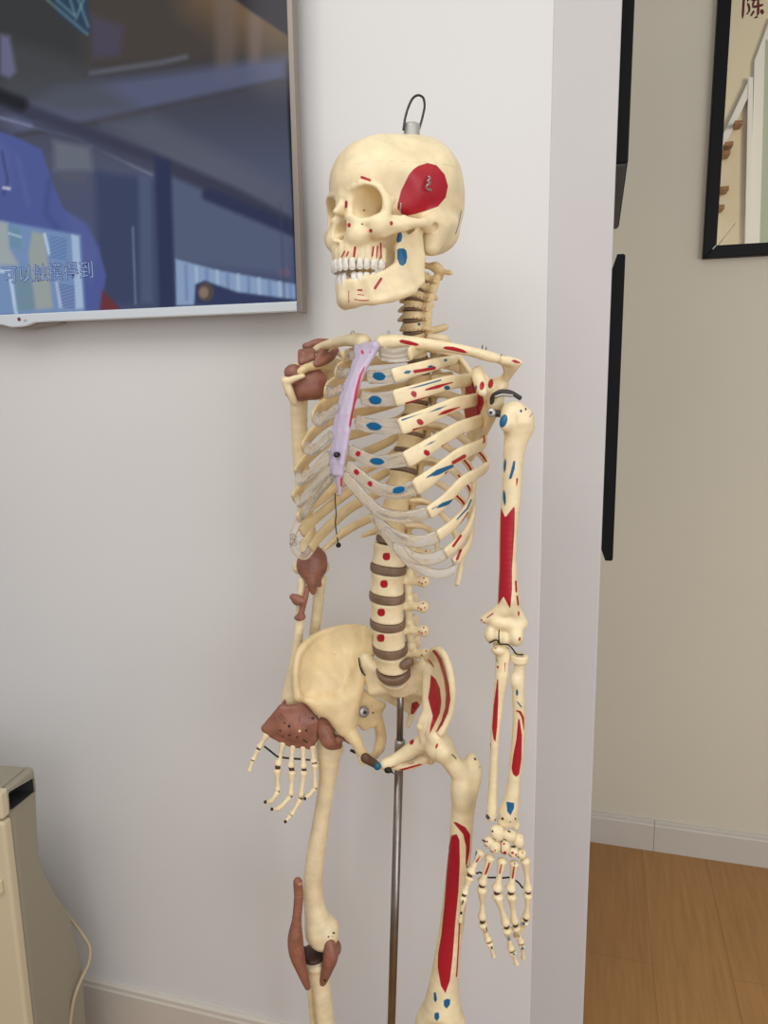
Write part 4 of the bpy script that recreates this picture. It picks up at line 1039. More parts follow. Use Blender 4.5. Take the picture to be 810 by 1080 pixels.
# --- costal cartilage
def zat(p): return Zof(p)
def cart(n, sg, px, hh=.0085, th=.0036, z0=None, blue=None, red=None, end=True, bulge=.006, he=None):
    par = RIB[(n, sg)]; pe = REND[(n, sg)] - .006 * nrm(REND[(n, sg)] - CTL[(n, sg)][-4]); ze = zat(pe)
    z0 = z0 or min([(abs(b - px[0][1]), Zof(p)) for p, (a, b, c) in zip(STP, ST)])[1]
    px = np.array(px, float); L = np.concatenate([[0], np.cumsum(np.hypot(*np.diff(px, axis=0).T))]); tot = L[-1] + (np.hypot(*(proj(pe)[0] - px[-1])) if end else 0)
    pts = [at(a, b, z0 + (ze - z0) * t - bulge * 4 * t * (1 - t)) for (a, b), t in zip(px, L / tot)]
    if end: pts.append(pe)
    n_ = 50; P_ = catmull(np.array(pts), n_)
    h_ = np.interp(np.linspace(0, 1, n_), [0, .5, 1], [hh, hh, he or (.0102 if n < 7 else .0082)])
    tp = np.clip(np.minimum(np.arange(n_), np.arange(n_)[::-1]) / 2.5, .3, 1) ** .5
    vs, fs = loft(P_, h_ * tp, th * tp, T.u, 14, power=2.3)
    o = mk('costal_cartilage', vs, fs, M['cart'], par, True, 'clear plastic cartilage')
    if blue or red: paint(o, blue=blue or (), red=red or ())
cart(1, 1, [(401, 372), (412, 375)], .0095, .005)
cart(2, 1, [(387.5, 397), (400, 397.5)], .0092, blue=[('e', (399.7, 396.8), 8.2, 5.0, 8)])
cart(3, 1, [(381, 419.5), (396, 421.5)], .0095, blue=[('e', (395.7, 422), 8.2, 5.2, 6)])
cart(4, 1, [(375, 444), (388, 448.5), (402, 450)], .0098, blue=[('e', (394.5, 449.7), 9.8, 4.8, 8)])
cart(5, 1, [(367.5, 473), (378, 479), (390, 485.5), (408, 487)], .0082, blue=[('e', (397.6, 486.6), 9.4, 4.3, 5)], red=[('e', (377.6, 478.6), 3.6, 3.6, 40)])
cart(6, 1, [(365.5, 489), (376, 498.5), (390, 510), (405, 517), (421, 519)], .0085, blue=[('e', (420.5, 516.8), 8.8, 4.2, -12)], red=[('e', (376, 498), 4.6, 3.2, 45), ('e', (390.3, 510.2), 4.2, 3.2, 45)])
zx = Zof(STP[-1])
cart(7, 1, [(362, 499), (372, 511), (386, 527), (402, 541), (422, 545.5), (438, 544)], .0082)
cart(8, 1, [(392, 540), (404, 556), (420, 567), (438, 571), (452, 569.5)], .0085, z0=zx - .02)
cart(9, 1, [(404, 557), (418, 575), (436, 588), (452, 590), (463, 587)], .0085, z0=zx - .03)
cart(10, 1, [(416, 573), (430, 590), (448, 602), (462, 605), (474, 603), (480, 598)], .0068, z0=zx - .04, he=.0055)
cart(1, -1, [(372, 375)], .006); cart(2, -1, [(368.5, 392), (362, 394)], .006); cart(3, -1, [(363, 408.5), (354, 413)], .0062)
cart(4, -1, [(357, 429), (348, 437), (338, 444)], .0075); cart(5, -1, [(350.5, 458), (342, 466), (330, 475)], .0075); cart(6, -1, [(349, 478), (338, 489), (326, 501), (316, 506)], .0075)
cart(7, -1, [(350, 492), (338, 505), (326, 518), (316, 530)], .0072)
cart(8, -1, [(352, 502), (342, 513), (330, 528), (318, 544)], .0058, bulge=.002); cart(9, -1, [(330, 530), (318, 545), (309.5, 562), (309, 572)], .0052, z0=Zof(REND[(8, -1)]), bulge=.004); cart(10, -1, [(311, 563), (309, 575), (313, 583), (321, 586.5)], .005, z0=Zof(REND[(9, -1)]), bulge=.004)
# wires that tie the right ribs
def wire(name, pts, r, par, label=None, n=30): return tube_obj(name, pts, r, M['wire'], par, n, 6, label)
wq = [(8, 353.5, 527), (9, 354.5, 543), (10, 353.8, 552), (11, 357, 575)]
wp = []
for n, a, b in wq:
    Q = proj(CTL[(n, -1)]); k_ = int(np.argmin(np.hypot(Q[:, 0] - a, Q[:, 1] - b))); wp.append(at(a, b, Zof(CTL[(n, -1)][k_]) - .006))
wire('rib_wire', [wp[0] + T.u * .01] + wp, .0009, RIB[(11, -1)], 'dark wire tying the ribs')
Vol(.001).ell(wp[-1], .0042).obj('wire_knot', M['wire'], RIB[(11, -1)])
# ------------------------------------------------------------------ shoulders, arms, pelvis, legs
Pf = Frame(SPN[23], 36, 3.0)
def wb(v, rows, Z, k=.003, n=0):
    """bone shaft from outline readings: rows of (px, py, width in px); Z one distance or a pair"""
    Zs = np.linspace(*Z, len(rows)) if isinstance(Z, tuple) else np.full(len(rows), Z)
    pts = [at(a, b, z) for (a, b, c), z in zip(rows, Zs)]
    return v.tube(pts, [c * mpp(p) / 2 for (a, b, c), p in zip(rows, pts)], k, n or len(rows) * 3)
def E(v, px, py, Z, rx, ry, rz=None, k=.004, sub=False):
    """rounded lump seen at px,py with radii in px"""
    p = at(px, py, Z); s = mpp(p); R_ = np.stack([c_r, c_f, c_u], 0)
    return v.ell(p, V(rx, rz or (rx + ry) / 2, ry) * s, k, sub, R_)
# --- collar bones
ZL, ZR = .945, 1.135
cl = [T.sx(403.5, 361, .016), T.sx(420, 360.5, .034), T.sx(440, 362, .060), T.sx(470, 366, .095), T.sx(497, 371, .127), T.sx(514, 375.5, .148), T.sx(524, 378, .158)]
Vc = Vol(.0015).tube(cl, [.0098, .0090, .0078, .0068, .0060, .0066, .0058], .003, 24)
clL = Vc.obj('clavicle', M['bone'], sk)
paint(clL, red=[('p', [(420, 359), (424, 357.5), (432, 359), (441, 362), (443, 364), (439, 365.5), (430, 364), (422, 362)]), ('p', [(465, 367), (470, 364.8), (478, 365), (488, 368), (495, 372), (490, 373), (478, 370.5), (470, 369)])])
cr = [T.sx(383, 361, -.016), T.sx(376, 359, -.032), T.sx(366, 359, -.058), T.sx(352, 362, -.095), T.sx(341, 365, -.125), T.sx(333, 369, -.140)]
Vol(.0015).tube(cr, [.0112, .0098, .0078, .0068, .0062, .006], .003, 24).obj('clavicle', M['bone'], sk)
def eyelet(px, py, Z, par, r=.0026):
    c = at(px, py, Z); tube_obj('eyelet', [c + r * (c_r * math.cos(t) + c_u * math.sin(t)) for t in np.linspace(0, 2 * math.pi, 13)], .0007, M['steel'], par, 24, 6, 'small steel wire eyelet')
    tube_obj('eyelet_pin', [c - c_u * r, c - c_u * (r + .005)], .0006, M['steel'], par, 4, 6)
eyelet(372, 351.5, Zof(cr[1]), clL); eyelet(410, 350.5, Zof(cl[0]), clL, .0018)
for a, b in ((509, 364), (513, 366), (529, 373.5), (532, 375)):
    tube_obj('wire_end', [at(a, b, .955), at(a - 1, b + 7, .96)], .0006, M['wire'], clL, 4, 6)

# --- left shoulder blade
gl = at(523, 424, .972); acr = at(547.5, 382.5, .952); acb = at(531, 401, .985); spb = at(508, 399, 1.03); med = at(486, 398, 1.075)
supa = at(484.5, 376, 1.07); infa = at(497, 484, 1.075); cor = at(505, 392, .985)
Vs = Vol(.0017)
mid = at(505, 432, 1.02); lat1 = at(512, 455, 1.02)
Vs.tri(supa, at(498, 398, 1.03), med, .0022); Vs.tri(med, at(498, 398, 1.03), mid, .0022); Vs.tri(med, mid, infa, .0022); Vs.tri(at(498, 398, 1.03), gl, mid, .0028); Vs.tri(mid, gl, lat1, .0026); Vs.tri(mid, lat1, infa, .0022)
Vs.tube([at(521, 432, .98), at(514, 450, 1.01), at(505, 468, 1.045), infa], [.0075, .0056, .0046, .0042], .004, 12)
Vs.tube([supa, at(491, 385, 1.05), at(500, 398, 1.02)], [.0026, .0034, .004], .003)
Vs.ell(gl, V(.011, .013, .0165), .006)
Vs.tube([at(513, 415, .985), at(508, 400, .985), cor, at(504, 397, .962), at(508, 409, .945), at(509, 414, .94)], [.010, .0088, .0075, .0078, .0072, .0056], .004, 16)
Vs.tube([at(524, 379, .957), at(536, 381, .953), acr], [.0048, .0060, .0040], .003, 8)
Vs.tube([at(543, 386, .957), at(537, 393, .972), acb, at(521, 404, 1.01), spb], [.0055, .0064, .0062, .005, .0035], .004, 12)
Vs.tri(acr, at(531, 383, .957), at(534, 394, .972), .0032); Vs.tri(acb, spb, at(512, 415, 1.03), .0026); Vs.tri(acb, gl, at(520, 408, 1.0), .003)
Vs.ell(at(527, 407, .99), V(.012, .012, .010), .006)
scL = Vs.obj('scapula', M['bone'], sk)
paint(scL, red=[('e', (508.3, 407), 3.0, 5.6, 8), ('e', (517.5, 404.8), 3.2, 5.8, 12), ('p', [(537, 380), (543, 378.7), (549, 381.5), (549.5, 384), (543, 383.5)]),
    ('p', [(491, 400), (499, 402), (503, 415), (510, 418), (511, 426), (506, 438), (498, 448), (492, 452), (489, 430)])], blue=[('e', (502, 409), 1.6, 4, 0)])
# right shoulder blade mostly hidden by the brown capsule
Vr = Vol(.0018)
glr = at(330, 398, 1.165)
Vr.tri(at(349, 378, 1.21), at(366, 380, 1.25), glr, .0024); Vr.tri(at(349, 384, 1.2), at(362, 440, 1.24), glr, .0024); Vr.tube([glr, at(340, 420, 1.20), at(356, 452, 1.24)], [.009, .006, .004], .004, 8)
Vr.tube([at(349, 388, 1.14), at(338, 385.5, 1.115), at(322, 388.5, 1.10), at(317, 392, 1.098)], [.0065, .006, .0062, .0058], .004, 12)
Vr.tube([at(330, 364, 1.13), at(345, 366, 1.17), at(362, 376, 1.22)], [.006, .005, .004], .004, 8); Vr.tri(at(346, 388, 1.14), at(352, 384, 1.15), at(344, 410, 1.17), .004)
scR = Vr.obj('scapula', M['bone_warm'], sk)

# --- left arm
def lbone(name, rows, Z, extra=None, res=.0016, mat_=None, label=None, k=.003):
    v = Vol(res); wb(v, rows, Z, k)
    if extra: extra(v)
    return v.obj(name, mat_ or M['bone'], sk, label)
def hum(v):
    E(v, 542, 437, ZL, 14, 14, 15, .006); E(v, 554, 443, ZL - .003, 9, 12, 10, .006); E(v, 533, 446, ZL - .012, 6.5, 9, 6, .006); E(v, 557, 450, ZL, 5.5, 10, 8, .006)
    E(v, 543.5, 452, ZL - .022, 1.6, 14, 2.5, .003, True)
    v.cap(at(531, 643, ZL), at(511.5, 653, ZL + .006), .0105, .0064, .008); v.cap(at(541, 640, ZL), at(551, 657, ZL + .003), .0095, .0078, .008)
    v.cap(at(517.5, 669, ZL), at(533, 674, ZL), .0088, .0072, .005); E(v, 517, 669, ZL, 5.4, 9.5, 8, .003); E(v, 532, 674, ZL, 4.6, 9, 8, .003)
    E(v, 544, 672, ZL - .004, 8.2, 10, 9, .004); v.cap(at(523, 655, ZL), at(546, 660, ZL), .0095, .0095, .006)
    E(v, 526, 661, ZL - .016, 5.5, 4, 5, .003, True); E(v, 542, 659, ZL - .014, 4, 3, 3, .003, True)
huL = lbone('humerus', [(545, 446, 33), (545.5, 458, 27), (543, 470, 23.5), (541.5, 482, 21.5), (540.5, 500, 20.5), (539, 530, 20), (536, 560, 18.6), (535.5, 590, 18.6), (536, 612, 20.5), (536.5, 630, 23.5)], ZL, hum)
paint(huL, red=[('p', [(527.5, 532), (533, 545), (542, 533.5), (543.5, 536), (543, 560), (540.5, 600), (540.5, 622), (538.5, 644), (531, 630), (524.5, 640), (526.5, 600), (527, 560)]), ('p', [(544, 503.5), (547, 504), (546, 511), (543.5, 516)]),
        ('l', [(544, 613), (544.5, 624)], 1.5), ('l', [(545.5, 629), (546.5, 638)], 1.5), ('e', (547, 647), 1.5, 4, 0), ('e', (548, 674), 1.7, 3, 10), ('l', [(513.5, 651.5), (520, 647)], 1.2), ('e', (508, 654), 1.4, 1.6, 0), ('e', (511, 656.5), 1.4, 1.6, 0), ('e', (507.5, 657.5), 1.3, 1.3, 0)],
      blue=[('e', (531, 444), 4.4, 8, 18), ('e', (532.5, 491), 1.8, 9.5, 4), ('p', [(541, 486), (544, 485), (543.5, 494), (540, 505), (535.5, 507), (538, 498)]), ('e', (532, 525), 2.0, 10.5, -4), ('e', (549.5, 433.5), 1.8, 2.4, 0)],
      dark=[('e', (554.5, 431.5), 1.5, 2.2, 0), ('l', [(561, 431), (563, 434), (560, 438), (558.5, 440)], .9)])
rj = tube_obj('shoulder_ring', [at(a, b, z) for a, b, z in ((519, 426, .965), (520, 418, .955), (527, 413.5, .95), (538, 414, .95), (549, 420, .955))], .0032, M['rubber'], huL, 24, 8, 'dark ring joining arm and shoulder blade')
tube_obj('shoulder_ring_lid', [at(a, b, z) for a, b, z in ((522, 419, .945), (530, 416.5, .942), (541, 417.5, .942))], .0022, M['steel'], huL, 16, 8)
def bolt(px, py, Z, ax, r, par, name='joint_bolt'):
    c = at(px, py, Z); ax = nrm(ax); r0 = r * mpp(c)
    P_ = np.array([c - ax * .004, c, c + ax * .004, c + ax * .0045]); vs, fs = loft(P_, np.array([1, 1, .96, .8]) * r0, np.array([1, 1, .96, .8]) * r0, c_u, 20)
    o = mk(name, vs, fs, M['steel'], par, True, 'round steel bolt'); P2 = np.array([c + ax * .003, c + ax * .0062, c + ax * .0066]); vs, fs = loft(P2, np.array([1, .9, .6]) * r0 * .36, np.array([1, .9, .6]) * r0 * .36, c_u, 14)
    mk('bolt_pin', vs, fs, M['dark_steel'], par, True); return o
bolt(518.5, 435.5, .945, -c_f - .35 * c_r, 4.6, huL)
tube_obj('bolt_shaft', [at(519, 435.5, .95), at(533, 437, .95)], .0046, M['rubber'], huL, 6, 10)
def uln(v):
    E(v, 525.5, 685.5, ZL - .004, 7.5, 5.5, 8, .004); E(v, 526, 676, ZL + .014, 6.5, 12, 6, .005); E(v, 532, 691, ZL, 5.5, 8, 6, .004); E(v, 518, 862, ZL - .012, 5.2, 4.6, 5, .003)
ulL = lbone('ulna', [(530.5, 688, 15.5), (529.8, 700, 14.5), (528.5, 716, 13.5), (525, 745, 10.6), (522, 775, 9.2), (520.6, 810, 8.4), (519, 840, 9.6), (518, 858, 11)], (ZL, ZL - .012), uln)
paint(ulL, red=[('p', [(524, 716), (526, 716), (526, 740), (525, 765), (523, 784), (520, 780), (518.5, 768), (520, 745)]), ('l', [(517.2, 784), (516, 797)], 1.0), ('e', (522.8, 683.5), 1.8, 1.3, 40), ('e', (525, 703.5), 1.6, 2.2, -20), ('p', [(531.8, 698), (533.8, 698), (533.3, 708), (531.5, 712)]), ('e', (536.5, 684), 2, 1, 20)], dark=[('l', [(523.5, 695), (525, 698.5)], .9)])
def rad(v):
    p = at(548, 694.5, ZL - .006); v.drum(p, nrm(at(548, 688, ZL - .006) - at(547.2, 705, ZL - .006)), c_f, 9.6 * mpp(p), 9.6 * mpp(p), .0105, .04, .002)
    E(v, 542.5, 718, ZL - .01, 4, 7, 5, .006); E(v, 535, 866, ZL - .012, 11, 6.5, 8, .004); E(v, 544, 870, ZL - .012, 4.2, 5.5, 5, .003)
raL = lbone('radius', [(548, 697, 12), (548, 704, 11), (547, 716, 12.5), (546.6, 730, 13), (547.5, 750, 13.2), (547, 775, 13.6), (544.5, 800, 13.4), (542, 825, 13.6), (539.3, 845, 16.5), (536.5, 858, 21)], (ZL - .006, ZL - .012), rad)
paint(raL, red=[('p', [(546, 758), (548.5, 758), (551, 775), (550.5, 800), (548, 817), (544.5, 820), (540.5, 817), (539, 810), (541, 795), (544, 780)]), ('l', [(544.5, 749.5), (548.5, 751), (551.5, 757), (552.5, 770)], [1.2, 1.8, 1.8, .8])],
      blue=[('e', (545.3, 730.5), 1.8, 5, 0), ('p', [(542.5, 738), (547, 740), (552.5, 747), (549, 746.5)]), ('p', [(533.5, 845), (543, 846.5), (542.5, 853), (538.5, 861), (534.5, 856)])], dark=[('e', (530, 863.5), 1.9, 2, 0), ('e', (543.5, 863.5), 1.4, 1.8, 0), ('e', (538, 867), 1.2, 1.6, 0)])
wire('elbow_wire', [at(516, 678, ZL - .012), at(524, 675, ZL - .013), at(527, 679, ZL - .013), at(536, 680, ZL - .012), at(541, 685, ZL - .012), at(545, 690, ZL - .014), at(552, 690.5, ZL - .013)], .0011, ulL, 'dark elbow wire')
wire('elbow_wire', [at(526.5, 664, ZL - .011), at(526, 671, ZL - .014), at(526.5, 678, ZL - .013)], .0009, ulL)
Vol(.0012).cap(at(514.5, 861, ZL - .016), at(521, 863.5, ZL - .014), .0032).obj('wrist_pin', M['rubber'], ulL)

# --- hands
def small_bone(name, a, b, w0, w1, wm, mtl=None, n=22):
    """little long bone from a to b; end and waist widths in px"""
    P_ = catmull(np.array([a, b]), n); s = mpp(a); t = np.linspace(0, 1, n)
    r = np.interp(t, [0, .1, .25, .5, .75, .9, 1], [w0 * .48, w0 * .54, w0 * .34 + wm * .1, wm * .42, wm * .34 + w1 * .12, w1 * .54, w1 * .5]) * s
    cap_ = np.sqrt(np.clip(1 - (1 - np.clip(np.minimum(t, 1 - t) / .09, 0, 1)) ** 2, .06, 1)); r = r * cap_
    bow = np.sin(t * math.pi)[:, None] * (c_f * .0012); P_ = P_ - bow
    vs, fs = loft(P_, r, r * .92, c_f, 14); return mk(name, vs, fs, mtl or M['bone'], sk, True)
ZH = ZL - .022
def hz(a, b, dz=0): return at(a, b, ZH + dz)
HL = {}; JOINT = mat('joint brown', (74, 50, 32), .6)
def finger(pts, ws, names, dz=(0, 0, 0, 0, 0), key=None, hz_=None):
    hz_ = hz_ or hz
    for k_, nm in enumerate(names):
        (a, b) = np.array(pts[k_], float); u_ = (b - a) / np.hypot(*(b - a)) * .7; a, b = a - u_, b + u_; wk = 1.22 if key[0] != 'r' or key == 'ring' else 1.14
        o = small_bone(nm, hz_(a[0], a[1], dz[k_]), hz_(b[0], b[1], dz[k_ + 1]), *[q * wk for q in ws[k_]]); HL.setdefault(key, []).append(o)
        if k_ < len(names) - 1:
            j0, j1 = hz_(b[0], b[1], dz[k_ + 1]), hz_(*pts[k_ + 1][0], dz[k_ + 1]); d_ = nrm(j1 - j0); s_ = mpp(j0)
            vs, fs = loft(np.array([j0 - d_ * s_ * 1.2, (j0 + j1) / 2, j1 + d_ * s_ * 1.2]), np.array([2.6, 3.0, 2.6]) * s_ * ws[k_][1] / 9, np.array([2.6, 3.0, 2.6]) * s_ * ws[k_][1] / 9, c_f, 10); mk('joint_pin', vs, fs, JOINT, o, True, 'dark brown finger joint')
ph = 'phalanx'; mc = 'metacarpal'
finger([((507.5, 897), (496.2, 920.5)), ((495.3, 924.5), (490, 941.5)), ((489, 945), (485, 973))], [(9, 9, 5), (9, 7, 5), (7.5, 4.6, 3.6)], [mc, ph, ph], (0, -.006, -.01, -.012), 'thumb')
finger([((517.5, 902), (508.2, 932)), ((508.5, 935), (508.5, 969)), ((508.8, 973.5), (515, 991)), ((516, 994), (521.2, 1009))], [(9, 9.5, 6), (9.6, 8, 5.2), (8.6, 7, 5), (7, 4.8, 3.8)], [mc, ph, ph, ph], (0, -.004, -.002, 0, 0), 'index')
finger([((530, 905), (523.8, 939)), ((524.3, 942.5), (533.8, 975)), ((534.5, 979), (539, 1001)), ((540.4, 1004), (545.2, 1016.5))], [(9, 10, 6), (10, 8.4, 6), (9, 7, 5.4), (7, 5, 4)], [mc, ph, ph, ph], (0, -.006, -.006, -.004, -.004), 'middle')
finger([((543, 908), (538.4, 939)), ((539, 942.5), (543, 973)), ((544, 977), (549.6, 993)), ((550.2, 996), (552.2, 1011))], [(9, 9.6, 6), (9.6, 8, 6), (8.4, 6.8, 5), (6.6, 4.6, 3.8)], [mc, ph, ph, ph], (0, -.004, 0, .004, .006), 'ring')
finger([((554, 905), (557, 939)), ((557, 942), (555.3, 967)), ((554, 971), (547.5, 980.5)), ((546.3, 981), (543, 986))], [(8.6, 8.6, 5.6), (8.6, 7.6, 5), (8, 6.6, 5.6), (5.6, 4, 4)], [mc, ph, ph, ph], (0, 0, .004, .012, .02), 'little')
for key, m_, r_, b_l in (('thumb', 0, [('l', [(506.5, 903), (502.5, 909)], 1.4)], [('l', [(503, 898), (500, 904)], 1.3), ('l', [(500.5, 905), (496.5, 910)], 1.3)]), ('index', 0, [('l', [(516.5, 910), (512, 922)], 1.6)], []), ('middle', 0, [('l', [(528.5, 912), (527, 921)], 1.4)], []),
                         ('ring', 0, [('l', [(542, 914), (540.5, 926)], 1.5)], [('e', (543, 911), 1.5, 2, 0)]), ('little', 0, [('l', [(551.8, 919), (552.5, 927)], .9)], [])): paint(HL[key][m_], red=r_, blue=b_l)
for key, m_, d_ in (('thumb', 2, [('l', [(489, 949), (487, 954)], 1.3), ('e', (486.4, 963), 1.9, 2.4, 0)]), ('middle', 1, [('e', (523.3, 948.5), 1.8, 1.9, 0), ('e', (528.3, 946.5), 1.5, 1.9, 0)]), ('ring', 1, [('e', (538.3, 948.5), 1.8, 1.8, 0)]), ('index', 2, [('l', [(510, 978), (512, 984)], 1.1), ('l', [(512.8, 977.5), (514, 983)], .9)]), ('index', 3, [('e', (518.6, 999.5), 1.5, 2.6, -20)]), ('ring', 2, [('l', [(545.5, 982), (547.5, 988)], 1.1)])): paint(HL[key][m_], dark=d_)
paint(HL['middle'][2], blue=[('l', [(535.8, 986), (536.5, 992)], 1.0), ('l', [(538, 985.5), (538.5, 991.5)], 1.0)]); paint(HL['middle'][3], blue=[('e', (542, 1006.5), 2, 1.8, 0)]); paint(HL['ring'][3], blue=[('e', (551, 1000), 1.8, 2.6, 0)]); paint(HL['little'][2], blue=[('e', (552.3, 974), 2.2, 2.8, 0)])
def tip(p, r=.0022): Vol(.0009).ell(p, r).obj('finger_pin', M['dark_steel'], sk)
CARP = [(524.5, 878.5, 6.4, 8.2, -30, 0), (537, 881.5, 7.6, 5.4, 15, -.002), (546.5, 886.5, 6, 7.4, -30, 0), (515.5, 888, 5.4, 5.4, 0, 0), (522, 893.5, 5.6, 6.2, 10, -.003), (532.3, 893.5, 5.4, 7.6, 0, -.004), (541, 898.5, 5, 5.4, 0, -.003), (549.5, 900.5, 5.2, 4.6, 20, 0)]
for k_, (a, b, rx, ry, an, dz) in enumerate(CARP):
    p = hz(a, b, dz); s = mpp(p); ca, sa = math.cos(math.radians(an)), math.sin(math.radians(an))
    R_ = np.stack([ca * c_r - sa * c_u, c_f, ca * c_u + sa * c_r], 0)
    rx, ry = rx * 1.1, ry * 1.1; v = Vol(.0011).ell(p, V(rx, 6, ry) * s, .002, False, R_); v.ell(p + c_r * s * rx * .35 + c_u * s * ry * .3, V(.5 * rx, 5, .5 * ry) * s, .003)
    o = v.obj('carpal_bone', M['bone'], sk)
    rr = {3: [('e', (513.6, 887.6), 1.7, 1.5, 0), ('e', (517.5, 899), 1.6, 2, 0)], 4: [('e', (518, 900.5), 1.8, 1.8, 0), ('e', (522, 897), 1.5, 1.4, 0)], 5: [('e', (531.5, 890), 1.8, 1.7, 0), ('e', (532.5, 899.5), 2.2, 2.4, 0), ('l', [(528.5, 889), (528.5, 898)], .9)], 6: [('e', (540.5, 899.5), 2.2, 1.9, 0), ('e', (544, 901.5), 1.7, 1.5, 0)], 7: [('e', (551, 900), 1.2, 1.6, 0)]}.get(k_)
    paint(o, red=rr or (), dark=[('l', [(a - rx * .8, b + ry * .55), (a - rx * .3, b + ry * .8)], .9), ('e', (a + rx * .35, b - ry * .35), 1.0, .8, 0)])
wh = [hz(492, 914), hz(503, 921, -.006), hz(506, 920, .003), hz(515, 925.5, .004), hz(520, 925.5, .004), hz(531, 926, .004), hz(537, 925.5, .004), hz(547, 931, .004), hz(551, 936, .002), hz(556, 937, .002)]
wire('hand_wire', wh, .0012, HL['index'][0], 'dark wire through the hand bones', 50)
for a, b in ((509, 886), (519, 876.5), (536, 876.5), (530, 888), (540, 892.5), (546, 893), (527, 886), (519, 894.5)): Vol(.0009).cap(hz(a, b, -.004), hz(a + 2.5, b + 1.5, -.004), .0013).obj('wrist_wire', M['wire'], HL['index'][0])
for p in (hz(521.2, 1009.5), hz(545.3, 1016.5, -.004), hz(552.3, 1010.5, .006), hz(484.7, 973.5, -.012)): tip(p)

# --- right arm
huR = lbone('humerus', [(316, 404, 24), (315.3, 420, 19), (315.5, 440, 17.6), (317, 480, 16.6), (320, 520, 16), (324, 560, 18), (327, 585, 23)], (1.135, 1.165), lambda v: (E(v, 318, 396, 1.135, 17, 15, 15, .006), E(v, 306, 403, 1.13, 6, 10, 7, .005), v.cap(at(316, 598, 1.165), at(340, 598, 1.165), .012)), mat_=M['bone'])
def lig(v, name='ligament', label=None, par=None): return v.obj(name, M['liga'], par or sk, label, smooth=2)
shc = Vol(.0016)
E(shc, 323, 404, 1.115, 19, 17, 12, .006); E(shc, 335, 405, 1.115, 10, 15, 10, .008); E(shc, 317, 414, 1.112, 8, 9, 9, .008); E(shc, 330, 413, 1.112, 12, 8, 9, .006)
E(shc, 310, 393, 1.113, 10.5, 9, 9, .005); shc.cap(at(300.5, 404, 1.12), at(303.5, 417, 1.125), .003, .0032, .004)
c_sh = lig(shc, 'shoulder_capsule', 'brown shoulder capsule')
paint(c_sh, dark=[('l', [(309, 407), (312, 406)], .8), ('l', [(310.5, 404.5), (310.5, 409)], .8), ('l', [(308, 391), (310, 392.5)], .6)])
bn = Vol(.0013).tube([at(299.5, 400, 1.095), at(303, 402, 1.09), at(311, 399, 1.092), at(320, 396.5, 1.094)], [.004, .0052, .0042, .003], .003, 12).tube([at(301, 402, 1.092), at(305, 412, 1.093), at(310, 424, 1.10)], [.006, .0062, .0052], .003, 10)
bn.obj('humerus_tubercle', M['bone'], huR)
v = Vol(.0015).tri(at(321.5, 365, 1.125), at(346, 360.5, 1.135), at(344, 369, 1.13), .0042).tube([at(322.5, 366, 1.125), at(334, 361.5, 1.127), at(348, 360.5, 1.135)], [.004, .0058, .004], .003, 8); lig(v, 'acromion_ligament', 'brown upper shoulder ligament')
v = Vol(.0015).quad(at(317.5, 371.5, 1.115), at(329, 370, 1.115), at(330, 377, 1.108), at(317.5, 382, 1.105), .0048); E(v, 321, 375, 1.11, 5, 5, 5, .004)
o_ = lig(v, 'acromion_ligament', 'brown upper shoulder ligament'); paint(o_, dark=[('l', [(320.5, 372), (321.5, 377), (319.5, 376)], .6)])
v = Vol(.0014).tube([at(343.5, 363, 1.125), at(341, 370, 1.115), at(336, 378, 1.106), at(332, 384, 1.10)], [.0052, .0058, .005, .003], .003, 12).tube([at(355, 369, 1.13), at(349, 376, 1.12), at(341, 381, 1.108), at(334, 385.5, 1.10)], [.0042, .0062, .006, .003], .004, 12)
v.tri(at(350, 375, 1.12), at(341, 372, 1.115), at(337, 383, 1.103), .0034); lig(v, 'clavicle_ligament', 'brown forked ligament under the collar bone')
elc = Vol(.0015)
E(elc, 329, 596, 1.155, 16.5, 17, 14, .005); E(elc, 331, 588, 1.155, 13, 12, 12, .006); elc.tube([at(328, 604, 1.145), at(329.5, 616, 1.14), at(330.5, 625, 1.14)], [.013, .0085, .0042], .006, 10); elc.cap(at(334, 610, 1.15), at(337, 617, 1.15), .007, .004, .006)
o_ = lig(elc, 'elbow_capsule', 'round brown elbow capsule'); paint(o_, dark=[('l', [(325, 592), (328, 591)], .7), ('l', [(326, 589.5), (326, 594)], .6), ('l', [(322.5, 609), (325, 610.5)], .7)])
ulR = lbone('ulna', [(337, 612, 15), (336.5, 622, 12), (335, 640, 11.4), (332, 665, 11), (329.5, 690, 9.6), (327.5, 715, 8.4), (326, 745, 8)], (1.165, 1.185), mat_=M['bone'])
raR = lbone('radius', [(318.5, 612, 9), (318, 622, 8.6), (317, 640, 9), (315.5, 662, 9.8), (313, 685, 10), (309.5, 705, 11), (306.5, 722, 14), (305.5, 738, 18)], (1.155, 1.135), lambda v: E(v, 306, 742, 1.135, 9.5, 6, 7, .004), mat_=M['bone'])
v = Vol(.0013).tube([at(308.5, 629.5, 1.14), at(314, 631, 1.138), at(320, 634, 1.138)], [.0052, .0056, .0062], .003, 8); E(v, 314, 634, 1.138, 6, 4.6, 5, .004); lig(v, 'annular_ligament', 'brown band around the forearm bone')
v = Vol(.0013).tube([at(325, 619, 1.14), at(321.5, 632, 1.138), at(318.5, 644, 1.138), at(316.5, 651, 1.138)], [.0036, .0046, .0046, .006], .003, 12).cap(at(312.5, 651.5, 1.138), at(320, 651, 1.138), .0038); lig(v, 'forearm_ligament', 'brown oblique forearm ligament')
